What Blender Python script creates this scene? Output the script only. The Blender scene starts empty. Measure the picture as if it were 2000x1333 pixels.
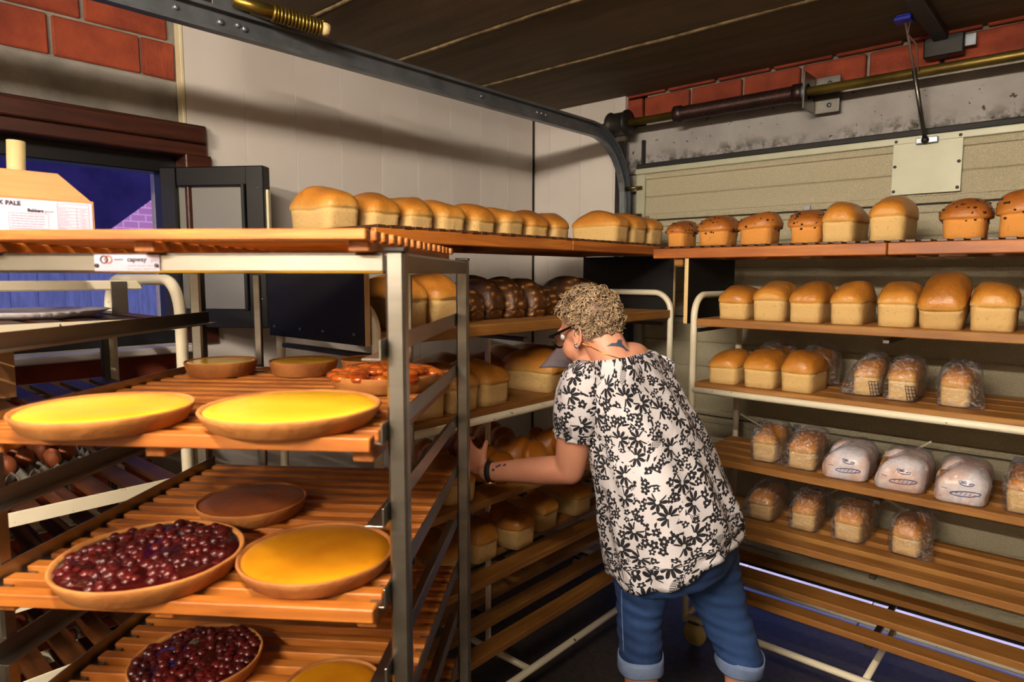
import bpy, bmesh, math, random
from math import sin, cos, pi, radians, sqrt, atan2
from mathutils import Vector, Matrix, noise
from mathutils.bvhtree import BVHTree
V = Vector
rng = random.Random(11)
scene = bpy.context.scene
col = scene.collection

# ------------------------------------------------------------------ camera
F_PX, YAW, PITCH, ROLL, EYE = 1286.4, radians(41.57), radians(5.75), radians(0.1), 1.55
FW = V((-sin(YAW)*cos(PITCH), cos(YAW)*cos(PITCH), -sin(PITCH)))
RT = V((cos(YAW), sin(YAW), 0)); UP = RT.cross(FW)
RT, UP = RT*cos(ROLL)+UP*sin(ROLL), -RT*sin(ROLL)+UP*cos(ROLL)
CAM = V((0, 0, EYE))
def ray(px, py): return FW + RT*((px-1000)/F_PX) - UP*((py-666.5)/F_PX)
def at(px, py, ax, v):                       # where the pixel's ray meets a plane of the room
    d = ray(px, py); k = 'XYZ'.index(ax); return CAM + d*((v-CAM[k])/d[k])
def dep(px, py, t): return CAM + ray(px, py)*t
cd = bpy.data.cameras.new('camera'); co = bpy.data.objects.new('camera', cd); col.objects.link(co)
cd.sensor_width = 36; cd.lens = F_PX/2000*36; cd.clip_start = 0.05
mw = Matrix((RT, UP, -FW)).transposed().to_4x4(); mw.translation = CAM; co.matrix_world = mw
cd.dof.use_dof = True; cd.dof.focus_distance = 2.1; cd.dof.aperture_fstop = 4.5
scene.camera = co

# ------------------------------------------------------------------ world, sun, exposure
w = bpy.data.worlds.new('world'); scene.world = w; w.use_nodes = True
nt = w.node_tree; nt.nodes.clear()
wo = nt.nodes.new('ShaderNodeOutputWorld'); wb = nt.nodes.new('ShaderNodeBackground')
sk = nt.nodes.new('ShaderNodeTexSky'); sk.sky_type = 'NISHITA'; sk.sun_disc = False
sk.sun_elevation = radians(40); sk.sun_rotation = radians(200); sk.altitude = 100
mx = nt.nodes.new('ShaderNodeMix'); mx.data_type = 'RGBA'; mx.blend_type = 'MULTIPLY'; mx.inputs[0].default_value = 1
mx.inputs[7].default_value = (0.42, 0.40, 1.0, 1)          # the camera is balanced for the warm lamps: daylight reads blue
nt.links.new(sk.outputs[0], mx.inputs[6]); nt.links.new(mx.outputs[2], wb.inputs[0]); nt.links.new(wb.outputs[0], wo.inputs[0])
wb.inputs[1].default_value = 0.34
sd = bpy.data.lights.new('sun', 'SUN'); sd.energy = 9; sd.angle = radians(0.6); sd.color = (0.72, 0.66, 1.0)
so = bpy.data.objects.new('sun', sd); col.objects.link(so)
so.rotation_euler = (radians(48), 0, radians(150))
vs = scene.view_settings
vs.view_transform = 'Standard'; vs.look = 'None'; vs.gamma = 1; vs.exposure = -0.05; vs.use_curve_mapping = False

# ------------------------------------------------------------------ node helpers and materials
def S(h):
    c = [int(h[i:i+2], 16)/255 for i in (0, 2, 4)]
    return tuple(x/12.92 if x <= 0.04045 else ((x+0.055)/1.055)**2.4 for x in c)+(1,)
class NT:
    def __init__(s, name):
        s.m = bpy.data.materials.new(name); s.m.use_nodes = True; s.t = s.m.node_tree
        s.b = s.t.nodes['Principled BSDF']; s.out = s.t.nodes['Material Output']
    def n(s, typ, **kw):
        x = s.t.nodes.new('ShaderNode'+typ)
        for k, v in kw.items(): setattr(x, k, v)
        return x
    def l(s, a, b): s.t.links.new(a, b)
    def put(s, sock, v):
        if isinstance(v, (int, float)): sock.default_value = v
        elif isinstance(v, (tuple, list)): sock.default_value = v
        else: s.l(v, sock)
    def ma(s, op, a, b=0.0, c=None):
        x = s.n('Math', operation=op); s.put(x.inputs[0], a); s.put(x.inputs[1], b)
        if c is not None: s.put(x.inputs[2], c)
        return x.outputs[0]
    def vm(s, op, a, b=None):
        x = s.n('VectorMath', operation=op); s.put(x.inputs[0], a)
        if b is not None: s.put(x.inputs[3] if op == 'SCALE' else x.inputs[1], b)
        return x.outputs[1] if op == 'LENGTH' else x.outputs[0]
    def mix(s, f, a, b, blend='MIX'):
        x = s.n('Mix', data_type='RGBA', blend_type=blend); s.put(x.inputs[0], f); s.put(x.inputs[6], a); s.put(x.inputs[7], b)
        return x.outputs[2]
    def coords(s, stretch=(1, 1, 1), rnd=True):
        tc = s.n('TexCoord').outputs['Object']
        v = s.vm('MULTIPLY', tc, tuple(stretch))
        if rnd:
            o = s.n('ObjectInfo').outputs['Random']
            v = s.vm('ADD', v, s.vm('SCALE', (13.1, 7.7, 5.3), o))
        return v
    def noise(s, v, scale, detail=4, rough=0.55, dist=0.0):
        x = s.n('TexNoise'); s.l(v, x.inputs['Vector']); x.inputs['Scale'].default_value = scale
        x.inputs['Detail'].default_value = detail; x.inputs['Roughness'].default_value = rough; x.inputs['Distortion'].default_value = dist
        return x.outputs['Fac']
    def ramp(s, f, stops, interp='LINEAR'):
        x = s.n('ValToRGB'); x.color_ramp.interpolation = interp; e = x.color_ramp.elements
        while len(e) < len(stops): e.new(0.5)
        for q, (p, c) in zip(e, stops): q.position = p; q.color = c if len(c) == 4 else tuple(c)+(1,)
        s.l(f, x.inputs[0]); return x.outputs[0]
    def bump(s, h, strength=0.3, dist=0.01):
        x = s.n('Bump'); s.l(h, x.inputs['Height']); x.inputs['Strength'].default_value = strength; x.inputs['Distance'].default_value = dist
        s.l(x.outputs[0], s.b.inputs['Normal'])
    def done(s, rough=None, metal=None, spec=None, coat=None):
        if rough is not None: s.put(s.b.inputs['Roughness'], rough)
        if metal is not None: s.b.inputs['Metallic'].default_value = metal
        if spec is not None: s.b.inputs['Specular IOR Level'].default_value = spec
        if coat is not None: s.b.inputs['Coat Weight'].default_value = coat; s.b.inputs['Coat Roughness'].default_value = 0.15
        return s.m
def simple(name, c1, c2=None, rough=0.6, metal=0.0, sc=6, bump=0.0, bsc=80, stretch=(1, 1, 1), spec=0.5, coat=None, lo=0.35, hi=0.65):
    m = NT(name); v = m.coords(stretch)
    m.l(m.ramp(m.noise(v, sc), [(lo, S(c1)), (hi, S(c2 or c1))]), m.b.inputs['Base Color'])
    if bump: m.bump(m.noise(v, bsc, 3), bump, 0.004)
    return m.done(rough, metal, spec, coat)
def wood(name, c1, c2, c3, rough=0.55, axis=0, sc=1.0):
    m = NT(name); st = [16*sc]*3; st[axis] = 1.2*sc
    v = m.coords(st)
    g = m.noise(v, 2.2, 6, 0.62, 0.8); big = m.noise(m.coords((3, 3, 3)), 1.5, 2)
    c = m.ramp(g, [(0.3, S(c1)), (0.52, S(c2)), (0.72, S(c3))])
    c = m.mix(m.ramp(big, [(0.4, (0, 0, 0)), (0.7, (0.55, 0.55, 0.55))]), c, S(c1))
    m.l(c, m.b.inputs['Base Color']); m.bump(g, 0.25, 0.002)
    return m.done(rough)
M = {}
M['steel'] = simple('steel', '9c978e', '8a857c', 0.34, 1.0, 3, 0.05, 200, (1, 1, 8))
M['steel_dark'] = simple('steel_dark', '6d6a64', '5a5750', 0.4, 1.0, 4)
M['galv'] = simple('galvanised', '8f959c', '747a80', 0.42, 0.85, 9)
M['brass'] = simple('zinc_yellow', '8a7434', '6a5622', 0.35, 0.9, 8)
M['shaft'] = simple('shaft_olive', '6a5824', '4a3c18', 0.42, 0.7, 8)
M['roof_dark'] = simple('roof_dark', '1c1838', '14102c', 0.95, 0, 4, spec=0.05)
M['blackmetal'] = simple('black_metal', '1c1a18', '28241f', 0.45, 0.4, 8)
M['spring'] = simple('spring_steel', '2b1c18', '3a2420', 0.4, 0.6, 12)
M['white_paint'] = simple('white_paint', 'e9dfc4', 'd8ccae', 0.4, 0, 5, 0.04, 90, coat=0.2)
M['white_chip'] = None
m = NT('white_paint_worn'); v = m.coords((1, 1, 1))
m.l(m.mix(m.ramp(m.noise(v, 38, 5, 0.7), [(0.66, (0, 0, 0)), (0.68, (1, 1, 1))]), S('e6dcc0'), S('3a2c1c')), m.b.inputs['Base Color'])
M['white_chip'] = m.done(0.42)
M['tray_wood'] = wood('tray_wood', '7a3f12', 'b4691f', 'cf8a3c', 0.5)
M['tray_wood_y'] = wood('tray_wood_cross', '7a3f12', 'b4691f', 'cf8a3c', 0.5, 1)
M['plank'] = wood('plank_wood', '7c4e1e', '98652a', 'a87838', 0.55)
M['plank_y'] = wood('plank_wood_cross', '7c4e1e', '98652a', 'a87838', 0.55, 1)
M['dark_slat_x'] = wood('dark_slat', '2c170a', '4a2810', '6a3c18', 0.42)
M['dark_slat_y'] = wood('dark_slat_cross', '2c170a', '4a2810', '6a3c18', 0.42, 1)
M['board_x'] = wood('tray_board', '82431a', 'ae6420', 'cc8438', 0.5, 0, 0.7)
M['board_y'] = wood('tray_board_cross', '82431a', 'ae6420', 'cc8438', 0.5, 1, 0.7)
M['ply_edge'] = wood('plywood_edge', 'c9a468', 'dcbb80', 'e6cb98', 0.6, 2)
M['black_panel'] = simple('black_phenolic', '0b0807', '130e0c', 0.6, 0, 20, 0.1, 300, spec=0.25)
M['brown_timber'] = wood('brown_timber', '260f08', '3d1a0e', '4c2414', 0.4, 1)
M['black_alu'] = simple('black_aluminium', '060607', '0b0b0c', 0.4, 0.0, 10)
M['pvc'] = simple('pvc_panel', 'cfc8c0', 'c8c0b8', 0.38, 0, 2)
M['pvc_edge'] = simple('panel_edge', 'd9cfae', 'cfc39c', 0.6)
M['brick'] = simple('brick_clay', '742c18', '984224', 0.85, 0, 9, 0.5, 60, lo=0.3, hi=0.7)
M['mortar'] = simple('mortar', '7d766c', '938c80', 0.9, 0, 14, 0.5, 70)
M['cardboard'] = simple('cardboard', 'b58250', 'a8764a', 0.75, 0, 5, 0.1, 60, (1, 1, 12))
M['tube_card'] = simple('card_tube', 'c9b380', 'bfa672', 0.7)
M['paper_white'] = simple('white_label', 'c6bfd2', 'c6bfd2', 0.5)
M['ink'] = simple('ink', '2a2230', '2a2230', 0.6)
M['ink_grey'] = simple('ink_grey', '9a93a4', '9a93a4', 0.6)
M['ink_blue'] = simple('ink_blue', '1c2a78', '1c2a78', 0.5)
M['ink_orange'] = simple('ink_orange', 'd8602a', 'd8602a', 0.5)
M['rubber'] = simple('rubber', '17161a', '201e22', 0.7)
M['wheel'] = simple('castor_wheel', 'b09a5c', '9a8448', 0.5)
M['pulp'] = simple('pulp', '9c968a', '88827a', 0.95, 0, 30, 0.3, 120)
M['eggshell'] = simple('eggshell', 'a85a34', 'b8683e', 0.5)
M['plate'] = simple('fluted_card', 'd9d3d2', 'c9c3c4', 0.5)
M['blue_plastic'] = simple('blue_plastic', '2030c8', '1a28b0', 0.4)
M['cable'] = simple('cable', '5c4a44', '6a5850', 0.5)
# concrete with pores and mould along one edge (height read in object space)
m = NT('lintel_concrete'); v = m.coords((1, 1, 1), False)
base = m.ramp(m.noise(v, 5, 6), [(0.3, S('7e7a78')), (0.7, S('96928e'))])
pores = m.ramp(m.noise(v, 42, 2), [(0.27, (0, 0, 0)), (0.31, (1, 1, 1))])
zz = m.n('SeparateXYZ'); m.l(m.n('TexCoord').outputs['Object'], zz.inputs[0])
mould = m.ma('MULTIPLY', m.ramp(m.noise(v, 22, 5, 0.7), [(0.45, (0, 0, 0)), (0.6, (0.95, 0.95, 0.95))]), m.ramp(m.ma('ADD', m.ma('MULTIPLY', zz.outputs[2], 7.0), m.noise(v, 2.3, 2)), [(-0.0, (1, 1, 1)), (0.42, (0, 0, 0))]))
c = m.mix(mould, base, S('2b2518')); c = m.mix(m.ma('SUBTRACT', 1.0, pores), c, S('3c3833'))
m.l(c, m.b.inputs['Base Color']); m.bump(m.noise(v, 60, 5), 0.4, 0.004); M['lintel'] = m.done(0.9)
M['lintel_plain'] = simple('plain_concrete', '7a756c', '98928a', 0.9, 0, 6, 0.5, 60)
M['ceiling'] = simple('ceiling_concrete', '4e3f2a', '5f4d34', 0.85, 0, 3, 0.4, 40, (0.6, 6, 1))
M['ceiling_joint'] = simple('ceiling_joint', '93805c', '5c4a30', 0.9, 0, 20, 0.5, 60)
M['floor'] = simple('floor_screed', '2a241e', '3c342a', 0.7, 0, 40, 0.5, 220)
M['plaster'] = simple('plaster', '9a9080', 'a89c8a', 0.9)
# stucco embossed door skin
m = NT('door_skin'); v = m.coords((1, 1, 1), False)
hn = m.noise(v, 290, 2)
m.l(m.mix(m.ramp(hn, [(0.35, (0, 0, 0)), (0.65, (1, 1, 1))]), S('a0977c'), S('c0b79a')), m.b.inputs['Base Color'])
m.bump(hn, 0.8, 0.006); M['door'] = m.done(0.36, 0.12)
M['door_plate'] = simple('door_plate', 'b0b098', 'a4a48c', 0.5, 0.1, 6)
M['seal'] = simple('seal', '0c0b0a', '141210', 0.7)
# glass
m = NT('window_glass'); tr = m.n('BsdfTransparent'); gl = m.n('BsdfGlossy'); gl.inputs['Roughness'].default_value = 0.02
fr = m.n('Fresnel'); fr.inputs[0].default_value = 1.5; ms = m.n('MixShader'); m.l(fr.outputs[0], ms.inputs[0]); m.l(tr.outputs[0], ms.inputs[1]); m.l(gl.outputs[0], ms.inputs[2]); m.l(ms.outputs[0], m.out.inputs[0]); M['glass'] = m.m
m = NT('frosted_glass'); m.b.inputs['Base Color'].default_value = S('8e8c84'); m.b.inputs['Transmission Weight'].default_value = 0.35; m.b.inputs['Roughness'].default_value = 0.45
m.bump(m.noise(m.coords((1, 1, 1), False), 260, 2), 0.4, 0.002); M['frosted'] = m.m
m = NT('clear_bag'); tr = m.n('BsdfTransparent'); tr.inputs[0].default_value = (0.98, 0.98, 0.99, 1); gl = m.n('BsdfGlossy'); gl.inputs['Roughness'].default_value = 0.1
bn = m.n('Bump'); m.l(m.noise(m.coords((1, 1, 2.2)), 26, 4, 0.6, 1.5), bn.inputs['Height']); bn.inputs['Strength'].default_value = 0.7; bn.inputs['Distance'].default_value = 0.012
m.l(bn.outputs[0], gl.inputs['Normal'])
fr = m.n('Fresnel'); fr.inputs[0].default_value = 1.3
ms = m.n('MixShader'); m.l(m.ma('MINIMUM', m.ma('ADD', m.ma('MULTIPLY', fr.outputs[0], 0.8), 0.055), 0.4), ms.inputs[0]); m.l(tr.outputs[0], ms.inputs[1]); m.l(gl.outputs[0], ms.inputs[2])
df = m.n('BsdfDiffuse'); df.inputs[0].default_value = (0.85, 0.85, 0.9, 1); m2 = m.n('MixShader'); m.l(m.ramp(m.noise(m.coords((1, 1, 1.6)), 34, 3, 0.6, 2.0), [(0.5, (0.02,)*3), (0.72, (0.3,)*3)]), m2.inputs[0]); m.l(ms.outputs[0], m2.inputs[1]); m.l(df.outputs[0], m2.inputs[2]); m.l(m2.outputs[0], m.out.inputs[0]); M['bag'] = m.m
M['bag_paper'] = simple('bag_paper', 'd2b0a0', 'd6cfd2', 0.35, 0, 11, 0.6, 25, lo=0.42, hi=0.58)
# bread: the float attribute "crust" runs from the pale tin side (0) to the baked dome (1)
def bread(name, pale, mid, top, dark, rough_top=0.38):
    m = NT(name); a = m.n('Attribute', attribute_name='crust').outputs['Fac']; v = m.coords()
    n1 = m.noise(v, 14, 5, 0.6); n2 = m.noise(v, 90, 3); rnd = m.n('ObjectInfo').outputs['Random']
    f = m.ma('ADD', a, m.ma('MULTIPLY', m.ma('SUBTRACT', n1, 0.5), 0.22))
    n3 = m.noise(v, 42, 4, 0.65, 1.2)
    f = m.ma('ADD', f, m.ma('MULTIPLY', m.ma('SUBTRACT', n3, 0.5), 0.2))
    f = m.ma('ADD', f, m.ma('MULTIPLY', m.ma('SUBTRACT', rnd, 0.5), 0.22))
    c = m.ramp(f, [(0.12, S(pale)), (0.3, S(mid)), (0.62, S(top)), (1.0, S(dark))])
    c = m.mix(m.ramp(n2, [(0.28, (0.5, 0.5, 0.5)), (0.4, (0, 0, 0))]), c, m.mix(1.0, c, (0.6, 0.5, 0.4, 1), 'MULTIPLY'))
    m.l(c, m.b.inputs['Base Color'])
    m.l(m.ramp(a, [(0.2, (0.85,)*3), (0.6, (rough_top,)*3)]), m.b.inputs['Roughness'])
    m.bump(m.ma('ADD', m.ma('ADD', n1, m.ma('MULTIPLY', n3, 0.45)), m.ma('MULTIPLY', n2, 0.3)), 0.5, 0.008)
    m.b.inputs['Subsurface Weight'].default_value = 0.0
    return m.m
M['bread'] = bread('bread_plain', 'cba76a', 'd09a48', 'bd7a2a', '8e5418')
M['bread_raisin'] = bread('bread_raisin', 'c8863a', 'c07a30', '9c5a20', '74380f')
M['bread_stripe'] = bread('bread_striped', 'b98a44', '8a5a24', '54300f', '3a1e0a', 0.48)
M['bread_bun'] = bread('bread_milk', 'c98e3e', 'c47e2a', 'b4681c', '8a4a12', 0.3)
M['raisin'] = simple('raisin', '1c0d08', '2a140c', 0.4)
M['crust'] = simple('pie_crust', 'b87a3a', '9c5e26', 0.75, 0, 12, 0.5, 70)
M['crust_dark'] = simple('pie_crust_dark', 'a86a2e', '8a4e1c', 0.75, 0, 12, 0.5, 70)
M['custard'] = simple('custard', 'eec02e', 'e3ab1e', 0.25, 0, 4, 0.12, 12, coat=0.3)
M['custard_brown'] = simple('custard_baked', 'a8660c', 'c88612', 0.2, 0, 5, 0.1, 14, coat=0.4)
M['sugar'] = simple('brown_sugar_top', '6b3210', '88461a', 0.4, 0, 8, 0.3, 40)
M['glaze'] = simple('apricot_glaze', '8a3208', 'c8661a', 0.15, 0, 14, 0.7, 30, coat=0.6, lo=0.42, hi=0.62)
M['cherry'] = simple('cherry', '2c0405', '520909', 0.34, 0, 20, 0)
M['cherry_jelly'] = simple('cherry_jelly', '240304', '3c0506', 0.1, 0, 20, 0.2, 40, coat=0.6)

# ------------------------------------------------------------------ mesh helpers
class MB:
    """collects shapes; build() links them as ONE mesh object"""
    def __init__(s): s.v = []; s.f = []; s.uv = None; s.sm = set()
    def add(s, vs, fs, smooth=False):
        o = len(s.v); s.v += [V(p) for p in vs]
        for f in fs:
            if smooth: s.sm.add(len(s.f))
            s.f.append([i+o for i in f])
        return s
    def box(s, c, d, rot=None, bev=None):
        c = V(c); hx, hy, hz = [x/2 for x in d]
        b = min(min(hx, hy, hz)*0.3, 0.004) if bev is None else bev
        pts = []; idx = {}
        for sx in (-1, 1):
            for sy in (-1, 1):
                for sz in (-1, 1):
                    for k in range(3):
                        p = [sx*(hx-b), sy*(hy-b), sz*(hz-b)]; p[k] += (sx, sy, sz)[k]*b
                        idx[(sx, sy, sz, k)] = len(pts); p = V(p)
                        pts.append((rot @ p if rot else p)+c)
        F = []
        I = lambda a, b_, c_, k: idx[(a, b_, c_, k)]
        for q in (-1, 1):
            F.append([I(q, -1, -1, 0), I(q, 1, -1, 0), I(q, 1, 1, 0), I(q, -1, 1, 0)][::q])
            F.append([I(-1, q, -1, 1), I(-1, q, 1, 1), I(1, q, 1, 1), I(1, q, -1, 1)][::q])
            F.append([I(-1, -1, q, 2), I(1, -1, q, 2), I(1, 1, q, 2), I(-1, 1, q, 2)][::q])
        for a in (-1, 1):
            for b_ in (-1, 1):
                t = a*b_
                F.append([I(a, b_, -1, 0), I(a, b_, -1, 1), I(a, b_, 1, 1), I(a, b_, 1, 0)][::t])
                F.append([I(a, -1, b_, 2), I(a, 1, b_, 2), I(a, 1, b_, 0), I(a, -1, b_, 0)][::-t][::-1])
                F.append([I(-1, a, b_, 1), I(1, a, b_, 1), I(1, a, b_, 2), I(-1, a, b_, 2)][::t])
                for c_ in (-1, 1):
                    F.append([I(a, b_, c_, 0), I(a, b_, c_, 1), I(a, b_, c_, 2)][::a*b_*c_])
        return s.add(pts, F)
    def bar(s, p, q, w, h, up=(0, 0, 1)):
        p, q = V(p), V(q); x = (q-p); L = x.length; x.normalize(); z = V(up); y = z.cross(x)
        if y.length < 1e-4: y = V((0, 1, 0)).cross(x)
        y.normalize(); z = x.cross(y)
        return s.box((p+q)/2, (L, w, h), Matrix((x, y, z)).transposed())
    def tube(s, pts, r, seg=10, cap=True, closed=False):
        pts = [V(p) for p in pts]; n = len(pts); rr = r if isinstance(r, (list, tuple)) else [r]*n
        tg = []
        for i in range(n):
            a = pts[i-1] if (i or closed) else pts[i]; b = pts[(i+1) % n] if (i < n-1 or closed) else pts[i]
            tg.append((b-a).normalized())
        u = tg[0].orthogonal().normalized(); vs = []
        for i in range(n):
            if i:
                u = (tg[i-1].rotation_difference(tg[i]) @ u); u = (u-tg[i]*u.dot(tg[i])).normalized()
            w_ = tg[i].cross(u)
            for k in range(seg):
                a = 2*pi*k/seg; vs.append(pts[i]+(u*cos(a)+w_*sin(a))*rr[i])
        fs = [[i*seg+k, i*seg+(k+1) % seg, (i+1)*seg+(k+1) % seg, (i+1)*seg+k] for i in range(n-1) for k in range(seg)]
        if closed: fs += [[(n-1)*seg+k, (n-1)*seg+(k+1) % seg, (k+1) % seg, k] for k in range(seg)]
        elif cap: fs += [list(range(seg))[::-1], [(n-1)*seg+k for k in range(seg)]]
        return s.add(vs, fs, True)
    def rings(s, rs, cap0=True, cap1=True, smooth=True):
        n = len(rs[0]); vs = [p for r_ in rs for p in r_]
        fs = [[i*n+k, i*n+(k+1) % n, (i+1)*n+(k+1) % n, (i+1)*n+k] for i in range(len(rs)-1) for k in range(n)]
        if cap0: fs.append(list(range(n))[::-1])
        if cap1: fs.append([(len(rs)-1)*n+k for k in range(n)])
        return s.add(vs, fs, smooth)
    def lathe(s, prof, c=(0, 0, 0), seg=32, axis='Z', cap0=True, cap1=True, wob=None):
        c = V(c); rs = []
        for r, z in prof:
            ring = []
            for k in range(seg):
                a = 2*pi*k/seg; q = r*(1+(wob(a, z) if wob else 0))
                p = (q*cos(a), q*sin(a), z)
                if axis == 'X': p = (z, q*cos(a), q*sin(a))
                if axis == 'Y': p = (q*sin(a), z, q*cos(a))
                ring.append(V(p)+c)
            rs.append(ring)
        return s.rings(rs, cap0, cap1)
    def ball(s, c, r, seg=10, ri=6, sc=(1, 1, 1), rot=None):
        c = V(c); vs = []; fs = []
        for i in range(1, ri):
            t = pi*i/ri
            for k in range(seg):
                a = 2*pi*k/seg; p = V((r*sin(t)*cos(a)*sc[0], r*sin(t)*sin(a)*sc[1], r*cos(t)*sc[2]))
                vs.append((rot @ p if rot else p)+c)
        p = V((0, 0, r*sc[2])); p = rot @ p if rot else p
        a0 = len(vs); vs += [c+p, c-p]
        for i in range(ri-2):
            for k in range(seg): fs.append([i*seg+k, (i+1)*seg+k, (i+1)*seg+(k+1) % seg, i*seg+(k+1) % seg])
        for k in range(seg):
            fs.append([a0, k, (k+1) % seg]); fs.append([a0+1, (ri-2)*seg+(k+1) % seg, (ri-2)*seg+k])
        return s.add(vs, fs, True)
    def prism(s, poly, d):
        """poly: 3D loop, d: extrusion vector"""
        n = len(poly); d = V(d); vs = [V(p) for p in poly]+[V(p)+d for p in poly]
        fs = [list(range(n))[::-1], [n+k for k in range(n)]]+[[k, (k+1) % n, n+(k+1) % n, n+k] for k in range(n)]
        return s.add(vs, fs)
    def mesh(s, name):
        me = bpy.data.meshes.new(name); me.from_pydata([tuple(p) for p in s.v], [], s.f)
        if s.sm: me.polygons.foreach_set('use_smooth', [i in s.sm for i in range(len(s.f))])
        bm = bmesh.new(); bm.from_mesh(me); bmesh.ops.recalc_face_normals(bm, faces=bm.faces); bm.to_mesh(me); bm.free()
        me.update(); return me
    def build(s, name, mat, parent=None, loc=None, rotz=0):
        return put(name, s.mesh(name), mat, parent, loc, rotz)
def put(name, me, mat=None, parent=None, loc=None, rotz=0):
    o = bpy.data.objects.new(name, me); col.objects.link(o)
    if mat is not None and not me.materials:
        for q in (mat if isinstance(mat, list) else [mat]): me.materials.append(M[q] if isinstance(q, str) else q)
    if parent is not None: o.parent = parent
    if loc is not None: o.location = loc
    if rotz: o.rotation_euler = (0, 0, rotz)
    return o
def tag(o, label, cat, group=None):
    o['label'] = label; o['category'] = cat
    if group: o['group'] = group
    return o
def thing(name, label, cat, loc=(0, 0, 0), rotz=0, group=None):
    o = bpy.data.objects.new(name, None); col.objects.link(o); o.empty_display_size = 0.05
    o.location = loc; o.rotation_euler = (0, 0, rotz); return tag(o, label, cat, group)
def struct(o): o['kind'] = 'structure'; return o
def sbox(name, c, d, mat, bev=0.0):
    return struct(MB().box((0, 0, 0), d, bev=bev if bev else 0.0005).build(name, mat, None, c))
def text_mesh(name, body, size, mat, parent, loc, rot, align='LEFT', ext=0.0002, bold=0):
    cu = bpy.data.curves.new('t', 'FONT'); cu.body = body; cu.size = size; cu.extrude = ext; cu.align_x = align; cu.offset = bold; cu.resolution_u = 3
    to = bpy.data.objects.new('t', cu); col.objects.link(to)
    me = bpy.data.meshes.new_from_object(to); bpy.data.objects.remove(to); bpy.data.curves.remove(cu)
    o = put(name, me, mat, parent); o.matrix_local = Matrix.Translation(loc) @ rot; return o

def fine_print(parent, x0, z, width, h, y, mat='ink_grey', seed=1):
    """a line of print too small to read, as word-length strokes"""
    r_ = random.Random(seed); mb = MB(); x = x0
    while x < x0+width-h:
        w_ = min(r_.uniform(2.5, 7)*h, x0+width-x); mb.box((x+w_/2, y, z), (w_, 0.0004, h*0.55), bev=0.0001); x += w_+h*0.9
    return mb.build('fine_print', mat, parent)
so.rotation_euler = V((-0.70, -0.03, -0.71)).to_track_quat('-Z', 'Y').to_euler()
# ------------------------------------------------------------------ ceiling lamps: the room's own above the camera, an added fill lamp behind it
def ceiling_lamp(x, y, power, label):
    t = thing('ceiling_lamp', label, 'lamp', (x, y, 2.463), pi/2)
    MB().box((0, 0, -0.02), (0.13, 1.24, 0.04)).build('housing', 'white_paint', t)
    k = NT('lamp_tube'); k.b.inputs['Base Color'].default_value = (0.9, 0.9, 0.9, 1); k.b.inputs['Emission Color'].default_value = (1.0, 0.87, 0.72, 1); k.b.inputs['Emission Strength'].default_value = power
    MB().tube([(0, -0.6, -0.055), (0, 0.6, -0.055)], 0.013, 12).build('lamp_tube', k.m, t)
    for s in (-1, 1): MB().box((0, s*0.605, -0.05), (0.03, 0.02, 0.035)).build('tube_holder', 'white_paint', t)
ceiling_lamp(-0.45, -0.1, 560, 'white batten lamp with bare tube close to the pie rack')
ceiling_lamp(-0.35, -1.75, 1050, 'added fill lamp, white batten with bare tube near the rear wall')  # second lamp, added out of view to even out the light

# ------------------------------------------------------------------ floor, ceiling, walls
XB, XP, YD, ZC = -2.60, -2.55, 3.08, 2.49
sbox('floor', (-0.1, 0.45, -0.05), (5.4, 5.5, 0.1), 'floor')
ceil = sbox('ceiling', (-0.1, 0.5, ZC+0.16), (5.8, 5.58, 0.22), 'ceiling_joint')
ys = [-2.4, -1.74, -1.2, -0.68, -0.16, 0.36, 0.88, 1.40, 1.92, 2.45, 3.27]
for a, b in zip(ys, ys[1:]):
    MB().box((0, 0, 0), (5.2, b-a-0.022, 0.05), bev=0.006).build('ceiling_slab', 'ceiling', ceil, (0, (a+b)/2-0.5, -0.135))
for y in ys[5:-1]:
    mb = MB(); pts = [(x*0.1-2.5, 0.006*noise.noise((x*0.37, y, 0)), 0.004*noise.noise((x*0.5, y, 4))) for x in range(0, 51)]
    mb.tube(pts, 0.012, 6).build('joint_mortar', 'ceiling_joint', ceil, (0, y-0.5, -0.155))
wl = MB()
for y0, y1, z0, z1 in ((-2.4, 3.4, 0, 1.29), (-2.4, 3.4, 2.10, 2.6), (-2.4, -0.45, 1.29, 2.10), (1.06, 3.4, 1.29, 2.10)):
    wl.box((0, (y0+y1)/2, (z0+z1)/2), (0.29, y1-y0, z1-z0), bev=0.0005)
wl = struct(wl.build('wall_left', 'mortar', None, (XB-0.153, 0, 0)))
rel = lambda x: x-(XB-0.153)
brick_m = []
for k in range(4):
    bm = bmesh.new(); bmesh.ops.create_cube(bm, size=1); bmesh.ops.scale(bm, vec=(0.03, 0.262, 0.128), verts=bm.verts)
    bmesh.ops.bevel(bm, geom=bm.edges[:], offset=0.005, segments=1, affect='EDGES')
    for v_ in bm.verts: v_.co += V((0.5, 1, 1))*0.004*noise.noise(v_.co*23+V((k*9, 0, 0)))
    me = bpy.data.meshes.new('brick'); bm.to_mesh(me); bm.free(); me.materials.append(M['brick']); brick_m.append(me)
def brick(parent, loc, rotz=0, sy=1.0):
    o = put('brick', rng.choice(brick_m), None, parent, loc, rotz); o.scale = (1, sy, 1); return o
P = 0.275
for r, z in enumerate([2.325, 2.462]):
    y = 1.06+(-0.135 if r == 0 else -0.02)
    while y > -1.6:
        brick(wl, (rel(XB-0.012), y-P/2 if r else y-P/2+0.02, z)); y -= P
    if r == 0: brick(wl, (rel(XB-0.012), 1.0, z), 0, 0.42)
for r in range(9):
    z = 1.29-0.075-r*0.138; y = 1.05-(0.137 if r % 2 else 0)
    while y > -1.4:
        brick(wl, (rel(XB-0.012), y-P/2, z)); y -= P
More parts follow.
